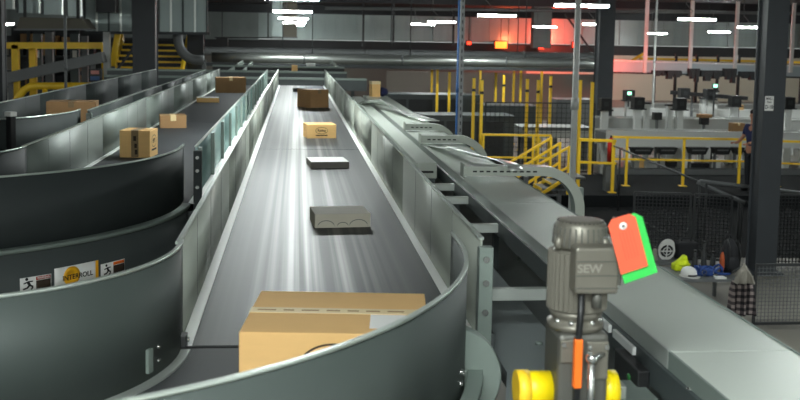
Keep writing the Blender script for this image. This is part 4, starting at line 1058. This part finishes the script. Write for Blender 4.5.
# ------------------------------------------------------------------ near right: wire fence, hand rails, bench with belongings
a = at(641, 200, 14.9); b = at(700, 200, 14.7); c = at(750, 200, 14.4)
wire_panel('mesh_panel', 'dark wire mesh fence panel behind the belongings, left of two', (a.x, 15.2), (b.x, 15.05), .06, 1.08, .055, .012, .03)
wire_panel('mesh_panel', 'dark wire mesh fence panel behind the belongings, beside the broad column', (b.x+.06, 15.04), (c.x-.1, 14.8), .06, 1.08, .055, .012, .03)
d0 = at(772, 286, 14.0); 
wire_panel('mesh_panel', 'dark wire mesh fence panel right of the broad column', (d0.x+.06, 14.5), (d0.x+2.4, 14.5), .06, 1.15, .055, .012, .03)
e0 = at(764, 345, 11.0)
wire_panel('mesh_panel', 'low pale wire mesh fence in front of the broad column base', (e0.x, 11.3), (e0.x+2.2, 11.3), .08, .80, .045, .006, .03, 'mgrey')
for k, (p, q, lb) in enumerate((((614,146,20.0),(750,203,14.9),'long dark sloping hand rail running down to the mesh fence'),((700,181,15.2),(810,194,15.2),'pale grey pipe rail in front of the broad column'),((697,182,15.3),(745,203,15.0),'pale sloping rail below the pale grey pipe rail'),((642,221,15.6),(716,259,14.6),'dark sloping bar in front of the mesh fence, above the black bag'))):
    t = thing('hand_rail', lb, 'handrail', at(*p))
    A_, B_ = at(*p), at(*q)
    MB().tube([A_, B_], (.02,.03,.03,.015)[k], 10).build('rail', ['dark','mgrey','mgrey','dark'][k], t)
    for f in (.06, .94):
        s_ = A_.lerp(B_, f); MB().tube([(s_.x, s_.y, 0), (s_.x, s_.y, s_.z)], .02, 8).build('post', 'dark', t)
# bench: rear shelf and front shelf
def bench(label, px0, px1, py, Y, z, d):
    a = at(px0, py, Y); b = at(px1, py, Y)
    t = thing('bench', label, 'bench', (a.x, Y, 0))
    MB().box(a.x, b.x, Y, Y+d, z-.03, z).build('bench_top', 'mgrey', t)
    for x in (a.x+.05, b.x-.05):
        for y in (Y+.04, Y+d-.04): MB().box(x-.02, x+.02, y-.02, y+.02, 0, z-.03).build('leg', 'mgrey', t)
    return a.x, b.x
BZ = .40
def onb(px, Y): return at(px, 280, Y).x
Y1 = 12.2
bench('low grey bench holding the helmet, blue harness and black backpack', 676, 741, 296, Y1, BZ, .75)
Y2 = 14.0
bz2 = at(655, 263, Y2).z
bench('grey shelf bench behind the low bench, with a pale helmet and black bag', 650, 696, 263, Y2, bz2, .6)
def helmet(label, x, y, z, m='white_gloss', rz=0, upside=False, s=1.0):
    t = thing('safety_helmet', label, 'helmet', (x, y, z), None, True, rz)
    prof = [(.002,.150),(.05,.143),(.085,.120),(.105,.085),(.112,.04),(.114,.0)]
    mb = MB(); mb.lathe((0,0,0), prof, 'z', 28)
    for v in mb.bm.verts: v.co.y *= 1.18; v.co *= s
    sh = mb.build('shell', m, t)
    mb = MB(); mb.flat([(r*s*1.0, yy*1.18*s) for r, yy in arc(0,0,.112,0,2*PI,28)], [(r*s, yy*1.18*s-(.04*s if yy < -.06 else 0)) for r, yy in arc(0,0,.128,0,2*PI,28)], 0, .008*s)
    mb.build('brim', m, t)
    for dx in (-.035, 0, .035): MB().tube([(dx*s, -.09*s, .115*s), (dx*s, 0, .152*s if dx == 0 else .146*s), (dx*s, .09*s, .115*s)], .006*s, 8).build('ridge', m, sh)
    MB().ribbon(arc(0,0,.1165*s,-2.6,-.5,16), .02*s, .045*s, .002).build('headlamp_band', 'dark', t).scale.y = 1.18
    return t
h1 = helmet('white safety helmet with dark band on the low bench, left of the blue harness', onb(688.5, Y1+.2), Y1+.2, BZ+.002, rz=.5)
h1.scale = (.85,.85,.85)
hx = at(668, 253, Y2+.15)
h2 = helmet('white safety helmet tipped on its side showing its dark inside, on the rear shelf', hx.x, Y2+.2, bz2+.135, rz=.1)
h2.rotation_euler = (-PI*.5+.2, 0, 0)
MB().lathe((0,0,.002), [(.098,-.003),(.098,-.001)], 'z', 24).build('lining', 'black', h2)
mb = MB(); mb.beam((-.09,0,-.006),(.09,0,-.006),.018,.006); mb.beam((0,-.1,-.006),(0,.1,-.006),.018,.006); mb.build('cradle', 'white', h2)
MB().ribbon(arc(0,0,.06,0,2*PI,20), -.016, -.003, .008).build('headband', 'white', h2)
bx = at(671, 248, Y2+.4)
tag(MB().box(bx.x-.10, bx.x+.09, Y2+.38, Y2+.55, bz2, bz2+.225).build('pale_case', 'towel', None, .02), 'pale case standing behind the tipped helmet', 'case')
bx = at(687.5, 255, Y2+.2)
t = thing('black_bag', 'square black bag on the rear shelf right of the tipped helmet', 'bag', (bx.x, Y2+.25, bz2), None, True)
MB().box(-.15, .15, -.1, .15, 0, .27).build('body', 'pack', t, .03)
MB().tube([(-.08,.02,.265),(-.06,.02,.31),(.06,.02,.31),(.08,.02,.265)], .01, 8).build('handle', 'pack', t)
bx = at(655, 253, Y2+.2)
t = thing('water_bottle', 'small pale bottle at the left end of the rear shelf', 'bottle', (bx.x, Y2+.2, bz2), None, True)
MB().lathe((0,0,0), [(.035,0),(.037,.02),(.037,.14),(.018,.18)], 'z', 20).build('body', 'towel', t)
MB().lathe((0,0,0), [(.02,.18),(.02,.205)], 'z', 16).build('cap', 'dark', t)
# bright yellow vest bundle
vx = at(681, 270, Y1+.5)
t = thing('safety_vest', 'crumpled bright yellow safety vest above the white helmet', 'vest', (vx.x, Y1+.55, BZ), None, True)
MB().box(-.1, .1, -.08, .08, 0, .10).build('folded_base', 'hivis', t, .03)
MB().blob((.02,-.03,.10), .11, .075, .045, .25, 3, 1).build('crumple', 'hivis', t)
MB().prism([(-.11,.05),(.11,.05),(.10,.12),(.085,.20),(.05,.215),(.01,.17),(-.04,.13),(-.09,.09)], 'y', -.05, .05).build('raised_fold', 'hivis', t, .02)
# blue harness: looped straps
t = thing('safety_harness', 'tangled blue safety harness heaped on the low bench beside the backpack', 'harness', (onb(707,Y1+.25), Y1+.25, BZ), None, True)
rnd = random.Random(4)
for k in range(7):
    cx_ = rnd.uniform(-.11,.11); r = rnd.uniform(.06,.11); cz = rnd.uniform(.03,.10); ph = rnd.uniform(0,6)
    pts = [(cx_+r*math.cos(a_+ph), rnd.uniform(-.01,.01)+r*.8*math.sin(a_+ph), max(.012, cz+.05*math.sin(2*a_+ph))) for a_ in [2*PI*q/16 for q in range(15)]]
    MB().tube(pts, .014, 8).build('strap', 'blue_cloth', t)
MB().blob((0,0,.06), .13, .09, .06, .25, 3, 8).build('pad', 'blue_cloth', t)
for dx in (-.08, .07): MB().tube([(dx+.03*math.cos(q), -.09, .06+.03*math.sin(q)) for q in [2*PI*i/14 for i in range(15)]], .005, 6).build('metal_ring', 'chrome', t)
MB().tube([(.19+.085*math.cos(q), -.08+.03*math.sin(q), .035) for q in [2*PI*i/20 for i in range(21)]], .011, 8).build('rope_loop', 'blue_cloth', t)
# dark bottles / tools standing behind the harness
for k, (px, h) in enumerate(((694,.24),(703,.36),(712,.22))):
    x = onb(px, Y1+.6)
    t = thing('tool_handle', ['short','tall','small'][k]+' dark flask standing behind the blue harness, '+['left','middle','right']  [k]+' of three', 'flask', (x, Y1+.6, BZ), 'flasks behind the harness', True)
    MB().lathe((0,0,0), [(.035,0),(.036,.02),(.036,h*.6),(.016,h*.72),(.016,h)], 'z', 18).build('body', 'dark', t); MB().lathe((0,0,0), [(.02,h),(.02,h+.025)], 'z', 14).build('cap', 'black', t)
for o in list(col.objects):
    if o.name.startswith('tool_handle'): o.name = o.name.replace('tool_handle', 'flask')
# backpack
t = thing('backpack', 'tall black backpack with an orange side strip on the low bench', 'backpack', (onb(729,Y1+.3), Y1+.32, BZ), None, True, .15)
mb = MB(); mb.blob((0,0,.235), .125, .10, .245, .06, 4, 2)
for v in mb.bm.verts:
    if v.co.z < .0: v.co.z = 0
mb.build('body', 'pack', t)
MB().blob((0,-.09,.15), .09, .05, .11, .06, 3, 4).build('front_pocket', 'pack', t)
MB().blob((-.12,-.02,.16), .022, .05, .15, .05, 3, 4).build('orange_side', mat('dull_orange', (178,84,44), .8), t)
MB().tube([(-.04,.04,.46),(-.03,.04,.51),(.03,.04,.51),(.04,.04,.46)], .01, 8).build('top_handle', 'pack', t)
for dx in (-.06,.07): MB().tube([(dx,-.03,.47),(dx*1.2,-.10,.40),(dx*1.25,-.115,.25),(dx*1.1,-.10,.08)], .012, 8).build('shoulder_strap', 'black', t)
x = onb(719, Y1+.1)
tag(MB().box(x-.07, x+.07, Y1+.03, Y1+.14, BZ, BZ+.02).build('white_paper', 'white'), 'small white sheet at the front edge of the low bench', 'paper')
# coat post with cloth and plaid shirt
pxx = at(744, 285, 10.85)
t = thing('coat_stand', 'thin dark stand carrying the grey cloth and plaid shirt', 'stand', (pxx.x, 10.9, 0))
MB().tube([(pxx.x, 10.9, 0.02), (pxx.x, 10.9, .90)], .014, 10).build('pole', 'dark', t)
MB().tube([(pxx.x-.13, 10.9, .80), (pxx.x, 10.9, .88), (pxx.x+.11, 10.9, .78)], .012, 10).build('crossbar', 'dark', t)
MB().lathe((pxx.x, 10.9, 0), [(.14,0),(.14,.02),(.03,.03)], 'z', 24).build('base', 'dark', t)
def cloth(label, name, cat, m, x0, x1, ztop, zbot, y, seed, flare=0, sag=.03):
    mb = MB(); nx, nz = 22, 16; rnd = random.Random(seed); ph = rnd.uniform(0,6); V = []
    for side, yy in ((0, -.05), (1, .05)):
        g = []
        for j in range(nz+1):
            f = j/nz; row = []
            for i in range(nx+1):
                u = i/nx; xx = x0+(x1-x0)*u + flare*(u-.5)*f
                z = ztop - (ztop-zbot)*f - sag*abs(u-.4)*(1-f)*2
                fold = .025*math.sin(u*14+ph)*f + .012*math.sin(u*29+ph*2)*f
                row.append(mb.bm.verts.new((xx, y + yy*(.35+.65*min(1,f*4)) + fold, z)))
            g.append(row)
        V.append(g)
        for j in range(nz):
            for i in range(nx):
                q = (g[j][i], g[j][i+1], g[j+1][i+1], g[j+1][i]); f_ = mb.bm.faces.new(q if side == 0 else q[::-1]); f_.smooth = True
    for i in range(nx):
        mb.bm.faces.new((V[0][0][i], V[1][0][i], V[1][0][i+1], V[0][0][i+1])); mb.bm.faces.new((V[0][nz][i], V[0][nz][i+1], V[1][nz][i+1], V[1][nz][i]))
    for j in range(nz):
        for i in (0, nx): mb.bm.faces.new((V[0][j][i], V[0][j+1][i], V[1][j+1][i], V[1][j][i]))
    return tag(mb.build(name, m), label, cat)
cloth('grey cloth hung over the stand above the plaid shirt', 'hung_cloth', 'cloth', 'towel', pxx.x-.07, pxx.x+.055, .93, .70, 10.82, 2, .11, .10)
cloth('black and grey plaid shirt hanging below the grey cloth', 'plaid_shirt', 'shirt', 'plaid', pxx.x-.11, pxx.x+.14, .77, .30, 10.93, 5, .06, .10)

# ------------------------------------------------------------------ left background: yellow frames, stairs, zinc panels
YL = 27
def ybar(mb, p, q, Y, th): mb.beam(at(*p, Y), at(*q, Y), th, th); return mb
t = thing('pipe_barrier', 'heavy yellow pipe frame behind the dim outer conveyor at far left', 'frame', at(10, 60, YL))
ybar(MB(), (-20,45.5), (103,45.5), YL, .17).build('top_beam', 'yellow', t)
for px in (15.5, 28):
    p = at(px, 45, YL); MB().box(p.x-.085, p.x+.085, YL-.085+ (0 if px < 20 else .5), YL+.085+(0 if px < 20 else .5), 0, p.z).build('post', 'yellow', t)
p = at(103, 45, YL); MB().box(p.x-.04, p.x+.04, YL-.04, YL+.04, 0, p.z).build('end_post', 'yellow', t)
t = thing('yellow_pipe', 'bent yellow pipe barrier low in front of the heavy yellow frame', 'pipe', at(30, 86, 24))
MB().tube([at(14,104,24), at(18,98,24), at(24,90,24), at(30,86.5,24), at(36,86,24), at(100,86,24)], .085, 14).build('pipe', 'yellow', t)
for px in (45, 95): p = at(px, 86, 24); MB().tube([(p.x, 24, 0), (p.x, 24, p.z)], .06, 12).build('post', 'yellow', t)
a = at(-6, 81, 25.5); b = at(104, 57, 25.5)
t = thing('sloping_chute', 'long grey sloping chute crossing behind the yellow frame', 'chute', a)
MB().beam(a, b, .5, .26).build('chute_side', 'mgrey', t); 
for f in (.15, .9): p = a.lerp(b, f); MB().box(p.x-.05, p.x+.05, 25.45, 25.55, 0, p.z-.1).build('leg', 'mgrey', t)
for k, (x0, x1, y0_, Y, m) in enumerate(((34,42,34,29,'frame'),(46,53,32,31,'mgrey'),(71,79,34,29.5,'frame'),(82,88,36,31,'mgrey'),(104,110,32,26.2,'grey'))):
    p = at(x0, 60, Y); q = at(x1, y0_, Y)
    t = thing('support_post', f'grey support post behind the yellow frame, {ordw[k]} from the left', 'post', (p.x, Y, 0), 'grey posts behind the yellow frame')
    MB().box(p.x, q.x, Y-.1, Y+.1, 0, q.z).build('shaft', m, t)
    if k in (0, 2): n = at([37,0,74.5][k], 54, Y-.12); MB().box(n.x-.06, n.x+.06, Y-.11, Y-.101, n.z-.1, n.z+.1).build('notice', 'white', t)
# racking with brown goods behind
t = thing('pallet_rack', 'tall rack of dark and brown goods far behind the yellow frame', 'rack', at(3, 70, 36))
a = at(4, 90, 36); b = at(103, 33, 36)
for k, py in enumerate((86, 70, 55, 42)):
    p = at(4, py, 36); MB().box(a.x, b.x, 36, 37, p.z-.06, p.z).build('shelf', 'beam', t)
for f in (0, .25, .5, .75, 1): x = a.x+(b.x-a.x)*f; MB().box(x-.05, x+.05, 35.97, 36.05, 0, b.z+.2).build('upright', 'beam', t)
MB().box(a.x, b.x, 37.0, 37.05, .0, b.z+.2).build('back_panel', 'dark', t)
rnd = random.Random(11); k = 0
for py, zt in ((86,.5),(70,.45),(55,.4),(42,.3)):
    z = at(4, py, 36).z; x = a.x+.15
    while x < b.x-.4:
        w = rnd.uniform(.25,.5); h = rnd.uniform(.2, zt)
        if rnd.random() < .8:
            sh = {86:'lowest',70:'second',55:'third',42:'top'}[py]
            o = MB().box(x, x+w, 36.1, 36.5, z+.002, z+h).build('stored_box', rnd.choice(['card_dark','dark','card','pack','card_dark']), None, .01)
            tag(o, f'stored box on the {sh} shelf of the far rack, number {k} along', 'box', 'boxes on the far rack')
            o['rowshelf'] = sh; k += 1
        x += w+rnd.uniform(.05,.3)
for sh in ('lowest','second','third','top'):
    L = sorted([o for o in col.objects if o.get('rowshelf') == sh], key=lambda o: o.data.vertices[0].co.x)
    for i, o in enumerate(L):
        o['label'] = f'{["brown" if "card" in o.data.materials[0].name else "dark"][0]} stored box on the {sh} shelf of the far rack, {ordw[i]} from the left'; del o['rowshelf']
# hood and zinc panels above
a = at(20, 30, 24); b = at(145, 18, 24)
t = thing('sheet_hood', 'brownish grey sheet metal hood under the zinc panels at far left', 'hood', (a.x, 24, a.z))
MB().prism([(at(16,29,24).x, at(16,29,24).z), (at(90,29,24).x, at(90,29,24).z), (at(82,18.5,24).x, at(82,18.5,24).z), (at(20,17,24).x, at(20,17,24).z)], 'y', 24, 24.8).build('hood_sheet', 'hood', t)
MB().beam(at(14,29.5,23.97), at(92,29.5,23.97), .05, .04).build('hood_edge', 'mgrey', t)
for px in (25, 78): p = at(px, 18, 24.4); MB().box(p.x-.03, p.x+.03, 24.37, 24.43, p.z-.1, 5.35).build('hanger', 'dark', t)
def zinc(label, x0, x1, y1, Y, m='panel'):
    a = at(x0, y1, Y); b = at(x1, y1, Y)
    t = thing('hanging_zinc_panel', label, 'panel', (a.x, Y, a.z), 'zinc panels at the left')
    MB().box(a.x, b.x, Y, Y+.08, (a.z+b.z)/2, 5.352).build('sheet', m, t)
    n = max(1, int((b.x-a.x)/.28))
    for k in range(n+1):
        x = a.x+(b.x-a.x)*k/n
        MB().box(x-.022, x+.022, Y-.05, Y, (a.z+b.z)/2, 5.352).build('rib', 'galv_bright' if k % 2 else 'frame', t)
seg = [(3,14,9),(18,40,13),(43,63,14.5),(67,82,16)]
for k, (x0, x1, y1) in enumerate(seg): zinc(f'bright zinc panel high at the left, {ordw[k]} from the picture edge', x0, x1, y1, 25)
zinc('greyish zinc panel left of the dark column, with a ribbed face', 85, 133, 32, 26.5)
zinc('greyish zinc panel right of the dark column, above the stairs', 159, 207, 32, 26.5, 'panel')
a = at(96, 12, 25.5); b = at(115, 0, 25.5); tag(MB().box(a.x, b.x, 25.5, 26, a.z, 5.352).build('hanging_duct', 'dark'), 'dark box duct on the zinc panel left of the dark column', 'duct')
tag(MB().beam(at(85,32.5,26.3), at(210,33.5,26.3), .1, .07).build('edge_beam', 'beam'), 'dark edge beam under the greyish zinc panels', 'beam')
# yellow edged stairs
t = thing('steel_stairs', 'wide steel stairs with yellow edged treads behind the dark column', 'stairs', at(140, 75, 28))
for k in range(7):
    z = at(145, 78-5.6*k, 28).z; y = 27.2+.28*k
    p = at(117, 60, 28).x; q = at(182, 60, 28).x
    s_ = MB().box(p, q, y, y+.27, z-.05, z-.0).build('tread', 'dark', t)
    MB().box(p, q, y-.02, y, z-.045, z+.01).build('nosing', 'yellow', s_)
    MB().box(p, q, y+.25, y+.27, z-.0, z+.11).build('riser', 'black', t)
for x in (at(117,60,28).x-.04, at(182,60,28).x+.04):
    MB().beam((x, 27.0, at(145,80,28).z-.1), (x, 29.2, at(145,39,28).z), .06, .3).build('stringer', 'yellow', t)
    MB().box(x-.06, x+.06, 28.9, 29.1, 0, at(145,45,28).z).build('post', 'mgrey', t); MB().box(x-.06, x+.06, 27.0, 27.12, 0, at(145,80,28).z).build('post', 'mgrey', t)
t = thing('stair_rail', 'slanting dark hand rail in front of the yellow edged stairs', 'handrail', at(112, 74, 26))
MB().beam(at(113,75,26), at(136,45,26), .06, .06).build('rail', 'dark', t)
for pp in ((114,74),(135,46)): p = at(*pp, 26); MB().box(p.x-.02, p.x+.02, 25.98, 26.02, 0, p.z).build('post', 'dark', t)
t = thing('stair_post', 'slanting yellow post left of the yellow edged stairs', 'post', at(113, 65, 26.6))
MB().beam(at(112.5,66,26.6), at(118,33,26.6), .14, .14).build('shaft', 'yellow', t)
p = at(112.5,66,26.6); MB().box(p.x-.06, p.x+.06, 26.54, 26.66, 0, p.z+.05).build('foot', 'mgrey', t)
# curved grey chute right of the stairs
c_ = at(197, 40, 27)
t = thing('curved_chute', 'curved pale grey chute right of the yellow edged stairs', 'chute', c_)
pts = [at(178,34,27)] + [at(197-19*math.cos(q), 38+22*math.sin(q), 27) for q in [PI/2*k/10 for k in range(11)]] + [at(204,60,27)]
MB().tube(pts, .13, 14).build('chute_pipe', 'mgrey', t)
p = pts[-1]; MB().box(p.x-.05, p.x+.05, 26.95, 27.05, 0, p.z).build('leg', 'mgrey', t)
# small terminal with red and blue display behind the dim conveyor
p = at(95, 75, 23)
t = thing('control_terminal', 'small dark control terminal with red and white display at the left', 'terminal', (p.x, 23, 0))
MB().box(p.x-.14, p.x+.14, 23, 23.15, p.z-.16, p.z+.14).build('case', 'black', t)
MB().box(p.x-.09, p.x+.09, 22.985, 23, p.z+.02, p.z+.10).build('display', mat('faded_red', (190,120,110), .5), t)
MB().box(p.x-.1, p.x+.1, 22.985, 23, p.z-.12, p.z-.03).build('keypad', 'blue', t)
MB().box(p.x-.03, p.x+.03, 23.03, 23.1, 0, p.z-.16).build('stem', 'dark', t)
# ------------------------------------------------------------------ ambient
w = bpy.data.worlds.new('world'); sc.world = w; w.use_nodes = True
w.node_tree.nodes['Background'].inputs[0].default_value = (.66, .7, .68, 1); w.node_tree.nodes['Background'].inputs[1].default_value = .42
for o in list(col.objects):
    if o.get('local') is not None: del o['local']
